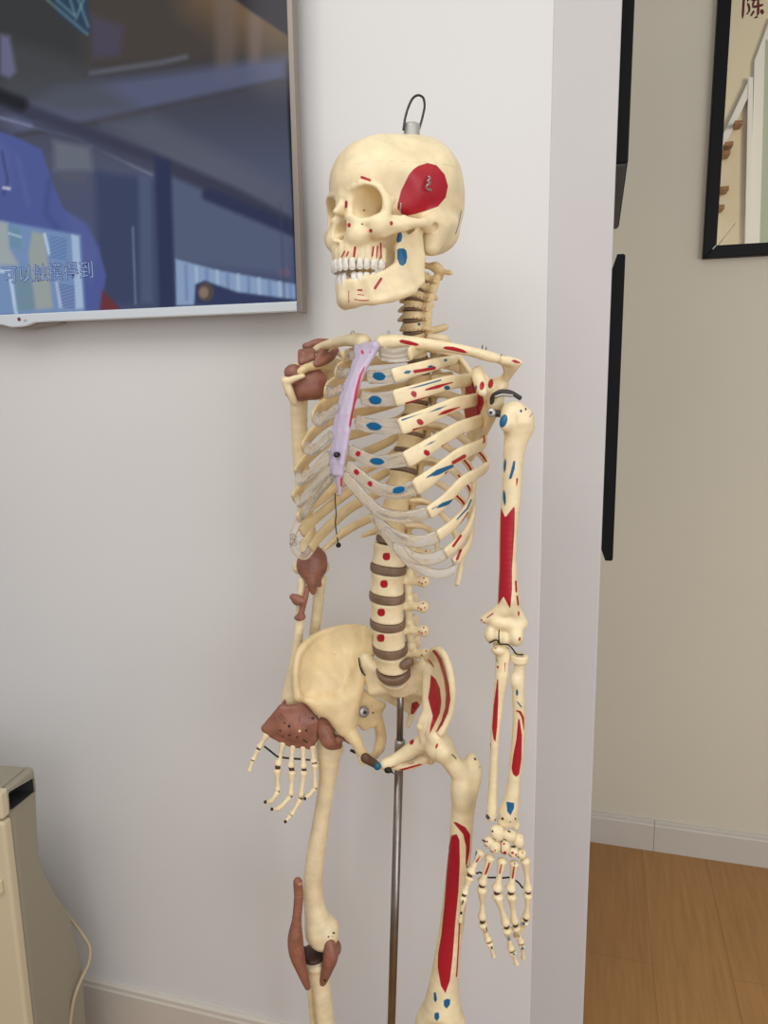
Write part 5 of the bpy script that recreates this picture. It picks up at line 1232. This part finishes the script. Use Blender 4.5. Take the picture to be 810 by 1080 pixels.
# brown wrist with the right hand
ZRH = 1.095
wrl = Vol(.0016); G_ = [(297, 747), (313, 747), (319, 744), (333, 760), (331.5, 779), (327, 786), (309, 784.5), (299, 780.5), (285.5, 773), (279.5, 768)]
def fan(v, poly, Z, th, bul=0):
    c = np.mean(poly, 0); cc = at(c[0], c[1], Z - bul); P_ = [at(a, b, Z) for a, b in poly]
    for i_ in range(len(P_)): v.tri(cc, P_[i_], P_[(i_ + 1) % len(P_)], th, .003 if i_ == 0 else .0015)
    return v
fan(wrl, G_, ZRH, .0062, .003); wrl.tube([at(321, 738, ZRH + .035), at(321, 746, ZRH + .012), at(320, 757, ZRH)], [.004, .0058, .007], .005, 8); wrl.tube([at(304.5, 731, ZRH + .04), at(299.5, 741, ZRH + .025), at(296.5, 749, ZRH + .004)], [.0016, .0026, .004], .003, 8)
E(wrl, 312, 766, ZRH - .003, 17, 13, 7, .010)
o_ = lig(wrl, 'wrist_ligament', 'brown ligament sleeve over the wrist')
paint(o_, dark=[('e', (305, 766), 2.0, 2.2, 0), ('e', (295.5, 770.5), 1.5, 1.7, 0), ('e', (305.3, 775.5), 1.6, 1.6, 0), ('e', (313.5, 777.5), 1.6, 1.5, 0), ('l', [(316.5, 754), (316, 762)], .9), ('l', [(314, 757.5), (318.5, 757)], .7), ('e', (323, 770.5), 1.7, 1.7, 0), ('l', [(320, 780.5), (324, 783)], 1.2), ('l', [(293.5, 756.5), (296, 758.5), (299.5, 757), (298, 755), (294.5, 755)], .7), ('e', (300, 762.5), 1.5, 1.8, 0), ('e', (298.5, 776.5), 1.2, 2, 0), ('e', (330, 757.5), 2.6, 2, 20)])
Vol(.001).ell(at(316, 771, ZRH - .015), .0026).obj('wrist_bead', M['bone_warm'], o_)
hzr = lambda a, b, d=0: at(a, b, ZRH + d)
finger([((281.5, 774), (273.3, 788)), ((272, 791), (267.3, 800.5)), ((266.2, 803), (263.3, 812.5))], [(8, 6.4, 5.4), (6.4, 5.4, 4.2), (5.2, 4.2, 3.4)], [mc, ph, ph], (0, -.006, -.01, -.014), 'rthumb', hzr)
finger([((299, 781), (293.3, 806.5)), ((292.8, 811), (293, 833.5)), ((292.3, 836), (286.5, 844.5)), ((285.5, 845), (280, 845.8))], [(7, 8.4, 5.2), (8, 6.4, 4.8), (6, 5.2, 4.4), (4.8, 3.6, 3.4)], [mc, ph, ph, ph], (0, -.006, -.012, -.024, -.034), 'rindex', hzr)
finger([((309.3, 784), (306.8, 808.5)), ((308.3, 812.5), (306.8, 838.5)), ((305.5, 840.5), (295.5, 851.5)), ((294, 852.3), (287, 853.3))], [(7, 8.4, 5.2), (8.4, 6.4, 5), (6.4, 5.4, 4.6), (5, 4.2, 3.6)], [mc, ph, ph, ph], (0, -.006, -.012, -.024, -.034), 'rmiddle', hzr)
finger([((319.6, 785.5), (320.2, 809.5)), ((321, 812.5), (317.5, 840.5)), ((317, 843), (307.5, 859)), ((306, 860.5), (300.8, 866.5))], [(7, 7.8, 5), (8, 6.6, 5), (6.6, 5.4, 4.8), (5, 4.2, 3.6)], [mc, ph, ph, ph], (0, -.006, -.010, -.02, -.026), 'rring', hzr)
finger([((329.5, 786), (331, 803)), ((332, 805), (332.5, 830.5)), ((331.5, 832), (325, 839.5)), ((324, 840), (321.3, 842.5))], [(7.4, 7.4, 5.4), (7.4, 6.2, 4.8), (6.2, 5, 4.4), (4.4, 3.8, 3.4)], [mc, ph, ph, ph], (0, -.004, -.008, -.016, -.022), 'rlittle', hzr)
for p in (hzr(279.8, 845.8, -.036), hzr(286.8, 853.3, -.036), hzr(301, 866.5, -.028), hzr(263.2, 812, -.014), hzr(321.5, 842.3, -.024)): tip(p, .0027)
wire('hand_wire', [hzr(278.5, 787, -.004), hzr(285, 792, -.006), hzr(292, 797.5, -.010), hzr(299, 799, 0), hzr(308, 800, -.006), hzr(316, 800.5, 0), hzr(326, 801.5, -.004), hzr(335, 801.8, -.002)], .0015, o_, 'black wire through the hand bones', 40)

# --- pelvis
q0 = lambda a, b, x: Pf.sx(a, b, x)
def pz(px, py, y): return Pf.sy(px, py, y)
cr_ = [q0(393, 668, -.062), q0(386, 662.5, -.082), q0(371, 661, -.100), q0(354, 663.5, -.115), q0(338, 669, -.126), q0(325, 677.5, -.129), q0(315, 690, -.126), q0(311.8, 706, -.121), q0(312, 722, -.117), q0(314, 735, -.113)]
lo_ = [q0(391, 690, -.052), q0(384, 699, -.053), q0(379, 706, -.055), q0(377, 714, -.057), q0(375, 721, -.060), q0(371, 728, -.063), q0(366, 735, -.067), q0(358, 741, -.074), q0(346, 742, -.084), q0(331, 741, -.098)]
def hipwing(cr_, lo_, sg, th=.0030):
    rows = []
    for a, b in zip(cr_, lo_):
        m1 = a * .62 + b * .38 + (Pf.l * sg * .005 - Pf.f * .006); m2 = a * .28 + b * .72 + (Pf.l * sg * .005 - Pf.f * .005)
        rows.append([a, m1, m2, b])
    return rows
Hv = Vol(.0018); Hv.patch(hipwing(cr_, lo_, -1), .0032)
Hv.tube(cr_, [.0042, .0046, .0050, .0052, .0058, .0064, .0060, .0056, .0058, .0066], .004, 30)
Hv.tube([q0(314, 735, -.113), q0(322, 738, -.108), q0(331, 742, -.098), q0(338, 750, -.093)], [.006, .0052, .0066, .0075], .004, 10)
Hv.tube([p - Pf.f * .006 - Pf.l * .004 for p in lo_], [.005, .006, .0065, .007, .008, .009, .0105, .0115, .011, .008], .014, 24)
br_ = q0(362, 768, -.066) - Pf.f * .006
for i_ in range(3, 9): Hv.tri(lo_[i_] - Pf.f * .005, lo_[i_ + 1] - Pf.f * .005, br_, .0085, .012)
HJ = q0(362, 764, -.088)
Hv.ell(q0(366, 752, -.078), V(.022, .022, .024), .012)
Hv.tube([q0(354, 752, -.085), q0(365, 766, -.066), q0(375.5, 782, -.045), q0(381, 793, -.027), q0(385.5, 800, -.014)], [.014, .0130, .0092, .0082, .0088], .010, 18)
Hv.tube([q0(378, 735, -.062), q0(391, 743, -.053), q0(396, 752, -.052), q0(400, 764, -.050), q0(402, 778, -.048), q0(400, 789, -.042)], [.010, .008, .0085, .0086, .0092, .0084], .006, 18)
Hv.tube([q0(400, 789, -.042), q0(396, 796, -.032), q0(389, 800, -.020), q0(383, 801, -.013)], [.0080, .0066, .0066, .0080], .005, 10)
isp = [q0(381, 728, -.060), q0(392, 737, -.050), q0(403.5, 743.5, -.040), q0(399, 755, -.048), q0(393, 764, -.053), q0(384, 767, -.060), q0(374, 758, -.066), q0(371, 738, -.064)]
for i_ in range(8): Hv.tri(q0(385, 749, -.060), isp[i_], isp[(i_ + 1) % 8], .0052, .004)
Hv.cap(isp[1], isp[2], .0046, .0034, .003)
hipR = Hv.obj('hip_bone', M['bone_warm'], sk, smooth=6)
paint(hipR, dark=[('e', (392.3, 744.5), 1.2, 1, 0), ('e', (393.5, 751.8), 1.5, 1.4, 0), ('e', (379, 717.5), .9, 1.2, 0), ('l', [(345, 679), (347, 681.5)], .5), ('l', [(349.5, 688), (352, 690), (355, 690.5)], .6), ('l', [(372.5, 661.5), (375, 661.5)], .5)])
pb = surf(382.8, 750.5, hipR, .002); n_b = nrm(-c_f * .85 + c_r * .5)
r0 = 6.0 * mpp(pb); P_ = np.array([pb - n_b * .004, pb + n_b * .004, pb + n_b * .0056, pb + n_b * .006]); vs, fs = loft(P_, np.array([1, 1, .9, .5]) * r0, np.array([1, 1, .9, .5]) * r0, c_u, 24)
mk('hip_bolt', vs, fs, M['steel'], hipR, True, 'round steel hip bolt'); P_ = np.array([pb + n_b * .004, pb + n_b * .0075, pb + n_b * .008]); vs, fs = loft(P_, np.array([1, .9, .5]) * r0 * .32, np.array([1, .9, .5]) * r0 * .32, c_u, 14); mk('bolt_pin', vs, fs, M['dark_steel'], hipR, True)
# left hip bone
cl_ = [q0(449.5, 694, .052), q0(456, 686.5, .068), q0(464, 685.5, .088), q0(470, 693, .104), q0(474, 705, .116), q0(476.5, 720, .122), q0(477, 736, .122), q0(474.5, 752, .118), q0(470, 763, .113), q0(464.5, 773, .108)]
ll_ = [q0(450, 703, .050), q0(450.5, 711, .051), q0(450.5, 720, .053), q0(450.5, 729, .055), q0(451, 738, .058), q0(452, 747, .062), q0(453.5, 755, .067), q0(455, 763, .073), q0(456.5, 770, .079), q0(459, 777, .088)]
Gv = Vol(.0018); Gv.patch(hipwing(cl_, ll_, 1), .0032)
Gv.tube(cl_, [.0040, .0044, .0046, .0048, .0052, .0054, .0052, .0048, .0048, .0056], .004, 30)
Gv.tube(ll_, [.006, .007, .0072, .0075, .008, .009, .0095, .0105, .0115, .011], .006, 24)
Gv.ell(q0(463, 787, .088), V(.022, .022, .022), .010)
Gv.tube([q0(460, 785, .078), q0(448, 784, .062), q0(436, 789, .045), q0(424, 797, .030), q0(413, 803, .018), q0(406, 805.5, .011)], [.016, .0135, .0112, .0096, .0082, .0080], .008, 20)
Gv.tube([q0(406, 807, .012), q0(418, 808, .022), q0(432, 807, .036), q0(446, 800, .052)], [.0062, .0062, .0068, .009], .006, 12)
def mir(p): return Pf.w(Pf.loc(p) * V(-1, 1, 1) - V(0, 0, .004))
Gv.tube([mir(q0(378, 735, -.062)), mir(q0(391, 743, -.053)), mir(q0(396, 752, -.052)), mir(q0(400, 764, -.050)), mir(q0(402, 778, -.048))], [.010, .008, .0085, .0086, .0092], .006, 18)
for i_ in range(8): Gv.tri(mir(q0(385, 749, -.060)), mir(isp[i_]), mir(isp[(i_ + 1) % 8]), .0052, .004)
hipL = Gv.obj('hip_bone', M['bone'], sk, smooth=4)
paint(hipL, red=[('p', [(454.3, 685.5), (459, 685), (466, 694), (470, 706), (474, 722), (475.5, 738), (473, 752), (467, 765), (461, 773), (459, 772), (465, 760), (469, 746), (470, 732), (467.5, 715), (463, 700), (460, 693)]),
    ('p', [(454, 710.5), (460, 716), (464.5, 726), (466, 740), (464.5, 752), (459, 764), (452, 777.5), (453.5, 766), (456, 755), (453, 744), (451, 736), (453, 724)]), ('p', [(449.5, 694), (453, 695), (458, 702), (459, 706), (455, 702)]), ('e', (434.3, 782.5), 2.6, 4, 25), ('e', (460.5, 787), 1.6, 4.4, 20),
    ('p', [(419, 811.5), (430, 808.5), (443, 805), (447, 806.5), (436, 810), (424, 813.5)]), ('l', [(431, 806), (436, 804.5)], 1), ('l', [(411, 810), (416, 808.5)], 1)], facing=True)
# disc and wire between the pubic bones
v = Vol(.0013).cap(at(385.5, 799.5, Zof(q0(383, 801, -.013)) - .008), at(396, 806, Zof(q0(406, 805, .011)) - .004), .0075, .0060); v.obj('pubic_disc', mat('pubic disc', (92, 64, 48), .6, noise=.2, nscale=80), hipR, 'brown pubic disc')
v = Vol(.0012); E(v, 398, 808, Zof(q0(406, 805, .011)) - .010, 4, 4.4, 4); v.obj('pubic_plug', M['bluegreen'], hipL, 'blue plug between the pubic bones')
v = Vol(.0012); E(v, 409, 812, Zof(q0(406, 805, .011)) - .008, 4, 3.6, 4); v.cap(at(411, 812, Zof(q0(406, 805, .011)) - .01), at(415.5, 816, Zof(q0(406, 805, .011)) - .012), .0012); v.obj('pubic_nut', M['wire'], hipL, 'dark nut')
Vol(.001).cap(at(370.5, 791.5, 1.06), at(375, 793.5, 1.06), .0024).obj('pubic_screw', M['wire'], hipR)
# sacrum and tailbone
s1 = SPN[24]; apx = Pf.sx(431, 752, 0) - Pf.f * .01
Sc = Vol(.0018); Sc.drum(s1 + Pf.u * .002, nrm(SPT[24] + .45 * T.f), T.f, .025, .0175, .026, .06)
wl, wr_ = q0(446, 702, .046) - Pf.f * .008, q0(384, 698, -.046) - Pf.f * .006
wl2, wr2 = Pf.w(Pf.loc(wl) + V(-.006, -.012, -.05)), Pf.w(Pf.loc(wr_) + V(.006, -.012, -.05)); midS = (s1 + apx) / 2 - Pf.f * .012
Sc.tri(s1, wl, wl2, .009, .006); Sc.tri(s1, wl2, midS, .009); Sc.tri(s1, wr_, wr2, .009, .006); Sc.tri(s1, wr2, midS, .009); Sc.tri(midS, wl2, apx, .0062); Sc.tri(midS, wr2, apx, .0062)
Sc.ell(wl, V(.010, .010, .014), .006); Sc.ell(wr_, V(.010, .010, .013), .006)
for sg in both:
    for t in (.3, .5, .7):
        c = s1 * (1 - t) + apx * t + Pf.l * sg * .017 * (1 - t * .4) + Pf.f * .002; Sc.ell(c, .0038, .002, True)
    Sc.cap(s1 + Pf.l * sg * .016 - Pf.f * .03 + Pf.u * .008, s1 + Pf.l * sg * .018 - Pf.f * .028 + Pf.u * .024, .007, .0056, .005)
sac = Sc.obj('sacrum', M['bone'], sk)
paint(sac, red=[('p', [(434, 741), (440, 739), (443.5, 744), (440.5, 748), (436, 754), (432.5, 757.5), (433, 748)])], dark=[('l', [(435.5, 730), (438, 728.5), (441, 729.5), (440.5, 732), (437, 732), (435.5, 730)], .7)])
cx_ = [apx, apx - Pf.u * .012 + Pf.f * .004, apx - Pf.u * .024 + Pf.f * .012]
vs, fs = loft(catmull(np.array(cx_), 14), np.linspace(.007, .003, 14), np.linspace(.0055, .0025, 14), Pf.l, 12); mk('coccyx', vs, fs, M['bone'], sk)
tube_obj('sacroiliac_wire', [q0(378.5, 694, -.05), q0(380, 704, -.05), q0(384.5, 711.5, -.045), q0(390, 712, -.04)], .0012, M['wire'], sac, 20, 6, 'dark joint wire')
Vol(.0014).cap(q0(429, 700, .028) + Pf.f * .006, q0(434, 697, .034) + Pf.f * .006, .0078, .0072).obj('joint_pad', M['disc'], sac, 'brown rubber pad')

# --- left leg
ZFL = Zof(q0(463, 787, .088)) - .004
def femL(v):
    E(v, 466, 790, ZFL, 13, 13, 16, .006); v.cap(at(470, 795, ZFL), at(489, 818, ZFL), .0135, .017, .010); E(v, 499, 815, ZFL + .006, 9.5, 16, 12, .008); E(v, 497, 801, ZFL + .01, 5.5, 7, 6, .006); E(v, 487, 836, ZFL - .006, 11, 18, 12, .008); E(v, 489, 796.5, ZFL, 4.4, 5.5, 9, .003, True)
    E(v, 455, 1082, ZFL - .01, 17, 22, 18, .010); E(v, 476, 1082, ZFL - .01, 15, 20, 18, .010)
ext = [(466, 1068, 42), (465, 1085, 48)]
feL = lbone('femur', [(491, 830, 28), (489, 848, 25), (487, 870, 24), (485, 900, 24), (480.5, 940, 24.5), (476, 980, 25), (471.5, 1012, 27), (468, 1040, 31)] + ext, (ZFL, ZFL - .012), femL, res=.0019)
paint(feL, red=[('p', [(475.5, 881), (482, 879), (485, 886), (485.5, 910), (484, 940), (480.5, 975), (478, 1008), (475, 1034), (470, 1048.5), (464.5, 1040), (461, 1020), (461.5, 1006), (465, 985), (468, 955), (470.5, 920), (472.5, 895)]),
     ('p', [(476.5, 866), (482, 867), (491, 872), (496.5, 880), (496, 897), (492.5, 915), (490.5, 912), (491, 893), (488, 880), (482, 873)]), ('l', [(484.5, 975), (483.5, 1000), (481.5, 1030)], 1.2), ('l', [(487, 950), (486, 985)], .6)],
      blue=[('p', [(457, 1046), (460, 1046), (461.5, 1054), (459.5, 1058.5), (457, 1055)]), ('p', [(467.5, 1055), (471, 1053), (475.5, 1053.5), (475, 1060), (471, 1064.5), (467.5, 1061)]), ('p', [(458, 1068), (463, 1067), (464, 1073), (461, 1078), (457.5, 1074)])], dark=[('e', (501, 800.5), 1.6, 2.4, -30), ('e', (506, 809), 1.0, 2, -20), ('l', [(477, 796), (481, 800)], 1.2)])
def down(p, px, py, Z): return at(px, py, Z)
FLOOR_FOOT = .055
def lower_leg(kx, ky, Z, par_w, fx, ankle):
    """shin bones from the knee down to the ankle"""
    return None
kL = at(465, 1118, ZFL - .012)
anL = V(kL[0] + .008, kL[1] + .012, .17); 
def shin(top, ank, side, thick=1.0):
    ax_ = nrm(top - ank); sd = nrm(np.cross(ax_, -e_f)) 
    v = Vol(.002); v.ell(top + ax_ * .004, V(.034, .024, .014) * thick, .01); v.tube([top - ax_ * .01, top - ax_ * .05, top * .6 + ank * .4, top * .2 + ank * .8, ank], np.array([.021, .0145, .0115, .0098, .0165]) * thick, .006, 20)
    t_ = v.obj('tibia', M['bone'], sk)
    f0_ = top - ax_ * .028 + c_r * side * .030 + e_f * .016; f1_ = ank - ax_ * .012 + c_r * side * .022 + e_f * .004
    Vol(.0018).tube([f0_, f0_ * .85 + f1_ * .15, f0_ * .5 + f1_ * .5, f1_], [.0105, .0062, .0056, .0092], .004, 16).obj('fibula', M['bone'], sk)
    return t_
shin(kL, anL, 1)
vp_ = Vol(.0018); E(vp_, 464, 1098, ZFL - .055, 17, 16, 8, .004); vp_.obj('patella', M['bone'], sk)
# --- right leg
ZFR = 1.125
def femR(v):
    v.ell(HJ, .021, .006); v.cap(HJ, at(348, 782, ZFR), .014, .016, .008); E(v, 343, 772, ZFR, 8.5, 16, 10, .008); E(v, 356, 791, ZFR - .004, 6, 6, 6, .008)
    E(v, 333, 980, ZFR - .01, 10, 16, 15, .008); E(v, 347, 983, ZFR - .01, 11, 15, 15, .008); E(v, 340, 992, ZFR - .016, 12, 10, 12, .006)
feR = lbone('femur', [(347, 788, 27), (347, 802, 23), (345.5, 822, 18), (341, 850, 17), (337, 876, 18), (332.5, 905, 19.5), (330, 932, 20), (331, 952, 21.5), (334.5, 967, 26), (338.5, 980, 33)], (ZFR, ZFR - .01), femR, res=.0019)
paint(feR, dark=[('e', (334, 839.5), 1.2, 1.4, 0), ('e', (346.5, 968 + 20), 2, 1.4, -40), ('e', (352, 984), 2.2, 1.6, 30), ('e', (350.5, 987.5), 1.6, 1.2, 0)])
v = Vol(.0015); v.tube([at(339, 760, ZFR - .03), at(342, 772, ZFR - .033), at(348, 782, ZFR - .032), at(357, 786, ZFR - .028)], [.0052, .0105, .0122, .0065], .005, 14).tube([at(340, 762, ZFR - .03), at(348, 758, ZFR - .034), at(351.5, 763, ZFR - .035), at(350, 771, ZFR - .034)], [.006, .0072, .0056, .004], .004, 12); E(v, 345, 770, ZFR - .03, 6, 10, 6, .005)
o_ = lig(v, 'hip_capsule', 'brown curved hip capsule')
v = Vol(.0013).cap(at(336.5, 753, ZFR - .03), at(343.5, 754, ZFR - .028), .0046); E(v, 340, 752.5, ZFR - .034, 5, 3.4, 4); v.obj('hip_ligament', M['bone_warm'], sk)
v = Vol(.0013); E(v, 357, 781, ZFR - .036, 4.6, 5.5, 4); v.cap(at(360, 778, ZFR - .035), at(369, 785, ZFR - .045), .0026, .001); lig(v, 'hip_ligament', 'pale brown hip ligament end')
# brown knee: quadriceps strap with kneecap, side band, menisci
v = Vol(.0016)
v.tube([at(314, 930, ZFR - .045), at(315, 945, ZFR - .047), at(313, 970, ZFR - .05), at(311.5, 990, ZFR - .052), at(313, 1005, ZFR - .052), at(318, 1022, ZFR - .05), at(324.5, 1041, ZFR - .046)], [.0075, .0076, .0080, .0125, .0125, .0092, .0052], .004, 26)
o_ = lig(v, 'knee_tendon', 'brown thigh tendon with kneecap'); paint(o_, dark=[('l', [(310, 962), (312, 963)], .7)])
tp_ = at(315.3, 930.5, ZFR - .046); vs, fs = loft(np.array([tp_ - c_u * .003, tp_ + c_u * .001, tp_ + c_u * .0014]), np.array([.0062, .0062, .004]), np.array([.0062, .0062, .004]), c_f, 16); mk('tendon_cut', vs, fs, mat('tendon cut', (186, 132, 96), .5), o_, True, 'pale cut end of the tendon')
v = Vol(.0015).tube([at(347, 993, ZFR - .030), at(349, 1006, ZFR - .034), at(345, 1022, ZFR - .032), at(340.5, 1036, ZFR - .028)], [.0088, .0125, .0100, .0062], .004, 18); o_ = lig(v, 'knee_side_ligament', 'brown side ligament of the knee'); paint(o_, dark=[('e', (342.5, 1034), 2, 2, 0)])
v = Vol(.0015); E(v, 355, 1000, ZFR - .005, 5, 8, 7); lig(v, 'knee_side_ligament', 'brown back knob of the knee')
v = Vol(.0016); E(v, 331, 1006, ZFR - .012, 13, 5.2, 18); o_ = v.obj('meniscus', mat('dark meniscus', (58, 36, 28), .5, noise=.2), sk, 'dark brown knee disc')
v = Vol(.0014).tube([at(320.5, 1000, ZFR - .035), at(321, 1015, ZFR - .034), at(322.5, 1030, ZFR - .033)], [.0036, .0036, .003], .003, 8); v.obj('knee_pad', mat('dark pad', (46, 30, 24), .5), sk)
def shinR():
    v = Vol(.0018); wb(v, [(334, 1014, 24), (336, 1026, 22), (339, 1042, 20), (341.5, 1062, 19), (343.5, 1080, 19.5), (346, 1110, 19), (349, 1160, 18)], (ZFR - .012, ZFR - .02)); E(v, 333, 1016, ZFR - .012, 13, 6, 14, .006)
    a_ = at(349, 1160, ZFR - .02); b_2 = V(a_[0] + .01, a_[1] + .005, .17); v.tube([a_, a_ * .4 + b_2 * .6, b_2], [.0115, .0105, .017], .004, 8); v.obj('tibia', M['bone'], sk)
    f = [at(326.5, 1034, ZFR + .006), at(328.5, 1055, ZFR + .006), at(331, 1085, ZFR + .004)]; e_ = b_2 - c_r * .022 + V(0, 0, -.012)
    Vol(.0018).tube(f + [f[-1] * .5 + e_ * .5, e_], [.0072, .0056, .0056, .0056, .0095], .003, 20).obj('fibula', M['bone'], sk); return b_2
anR = shinR()
def foot(ank, yaw):
    fr_ = Frame(ank, yaw, 0); v = Vol(.0022)
    v.cap(fr_.w(0, -.005, -.022), fr_.w(0, -.045, -.05), .019, .019, .01); v.cap(fr_.w(0, .012, -.03), fr_.w(0, .05, -.045), .019, .015, .01)
    for k_ in range(5):
        x0 = -.022 + .011 * k_; ln = (.165, .17, .165, .155, .14)[k_] if True else 0
        v.tube([fr_.w(x0 * .6, .05, -.046), fr_.w(x0 * 1.3, .115, -.058), fr_.w(x0 * 1.5, ln, -.064)], [.008, .0052, .0052], .004, 10)
    return v.obj('foot', M['bone'], sk)
foot(anL, 36); foot(anR, 36)

# ------------------------------------------------------------------ the stand
ZS = Zof(SPN[23]) + .004
r_top, r_mid, r_bot = at(422.6, 716, ZS), at(421.6, 782, ZS), at(412.8, 1080, ZS)
ax_ = nrm(r_bot - r_mid); foot_p = r_mid + ax_ * ((r_mid[2] - .10) / -ax_[2])
stn = empty('skeleton_stand', V(foot_p[0], foot_p[1], 0), 'slim steel stand with a collared rod rising behind the pelvis of the skeleton', 'stand')
def cyl(name, pts, rr, m_, label=None, n=20):
    P_ = np.array(pts); vs, fs = loft(P_, np.array(rr), np.array(rr), c_f, n); return mk(name, vs, fs, m_, stn, True, label)
cyl('upper_rod', [r_top, r_mid], [.0052, .0052], M['rod'], 'thin upper rod')
c0, c1 = at(422, 780, ZS), at(421.3, 795, ZS)
cyl('collar', [c0, c0 + ax_ * .001, c0 + ax_ * .004, c1, c1 + ax_ * .001], [.005, .0076, .0082, .0082, .006], M['steel'], 'clamping collar')
cyl('lower_rod', [c1 - ax_ * .004, foot_p], [.0068, .0068], M['rod'], 'thicker lower tube')
cyl('hub', [foot_p - ax_ * .02, foot_p, foot_p + ax_ * .05, foot_p + ax_ * .052], [.014, .026, .026, .02], M['black'])
for k_ in range(5):
    t = 2 * math.pi * (k_ / 5) + .25; d = V(math.cos(t), math.sin(t), 0); e_ = V(foot_p[0], foot_p[1], .058) + d * .185
    cyl('leg', [foot_p + ax_ * .02 + d * .015, e_], [.011, .009], M['black'])
    v = Vol(.002); v.drum(e_ + V(0, 0, -.036), np.cross(d, e_u), e_u, .022, .022, .02, 0, rnd=.003); v.cap(e_, e_ + V(0, 0, -.022), .006); v.obj('caster', M['rubber'], stn)
# ------------------------------------------------------------------ light and camera
w = bpy.data.worlds.new('daylight'); SC.world = w; w.use_nodes = True
bg = w.node_tree.nodes['Background']; bg.inputs['Color'].default_value = lin(228, 232, 238); bg.inputs['Strength'].default_value = .48
def area(name, loc, aim, sx, sy, power, rgb):
    l = bpy.data.lights.new(name, 'AREA'); l.shape = 'RECTANGLE'; l.size = sx; l.size_y = sy; l.energy = power; l.color = lin(*rgb)[:3]
    o = bpy.data.objects.new(name, l); COL.objects.link(o); o.location = loc
    o.rotation_euler = (Vector(aim) - Vector(loc)).to_track_quat('-Z', 'Y').to_euler(); return o
area('window_light', (.95, -1.6, 2.15), (.1, 1.5, 1.35), 2.0, 1.6, 28, (240, 245, 255))
area('side_fill_light', (1.95, -.85, 1.5), (-.1, 1.3, 1.1), 1.5, 1.5, 26, (244, 245, 252))  # added fill lamp, no known window; lifts the shadowed wall at lower right
area('ceiling_lamp', (-.6, -.3, 2.85), (-.2, .6, 0), 1.2, 1.2, 22, (250, 246, 242))
area('stairwell_fill_light', (1.9, .4, 3.1), (1.1, -1.15, 2.8), .5, .5, 16, (255, 238, 212))  # unseen lamp added to brighten the stairwell wall in the mirror
cd = bpy.data.cameras.new('camera'); cam = bpy.data.objects.new('camera', cd); COL.objects.link(cam)
cd.sensor_fit = 'VERTICAL'; cd.sensor_height = 24; cd.lens = FPX / H * 24; cd.clip_start = .02
m = Matrix.Identity(4)
for i in range(3):
    m[i][0] = c_r[i]; m[i][1] = c_u[i]; m[i][2] = -c_f[i]; m[i][3] = CAM[i]
cam.matrix_world = m
SC.camera = cam
vs_ = SC.view_settings
vs_.view_transform = 'Standard'; vs_.look = 'None'; vs_.gamma = 1; vs_.use_curve_mapping = False; vs_.exposure = 0
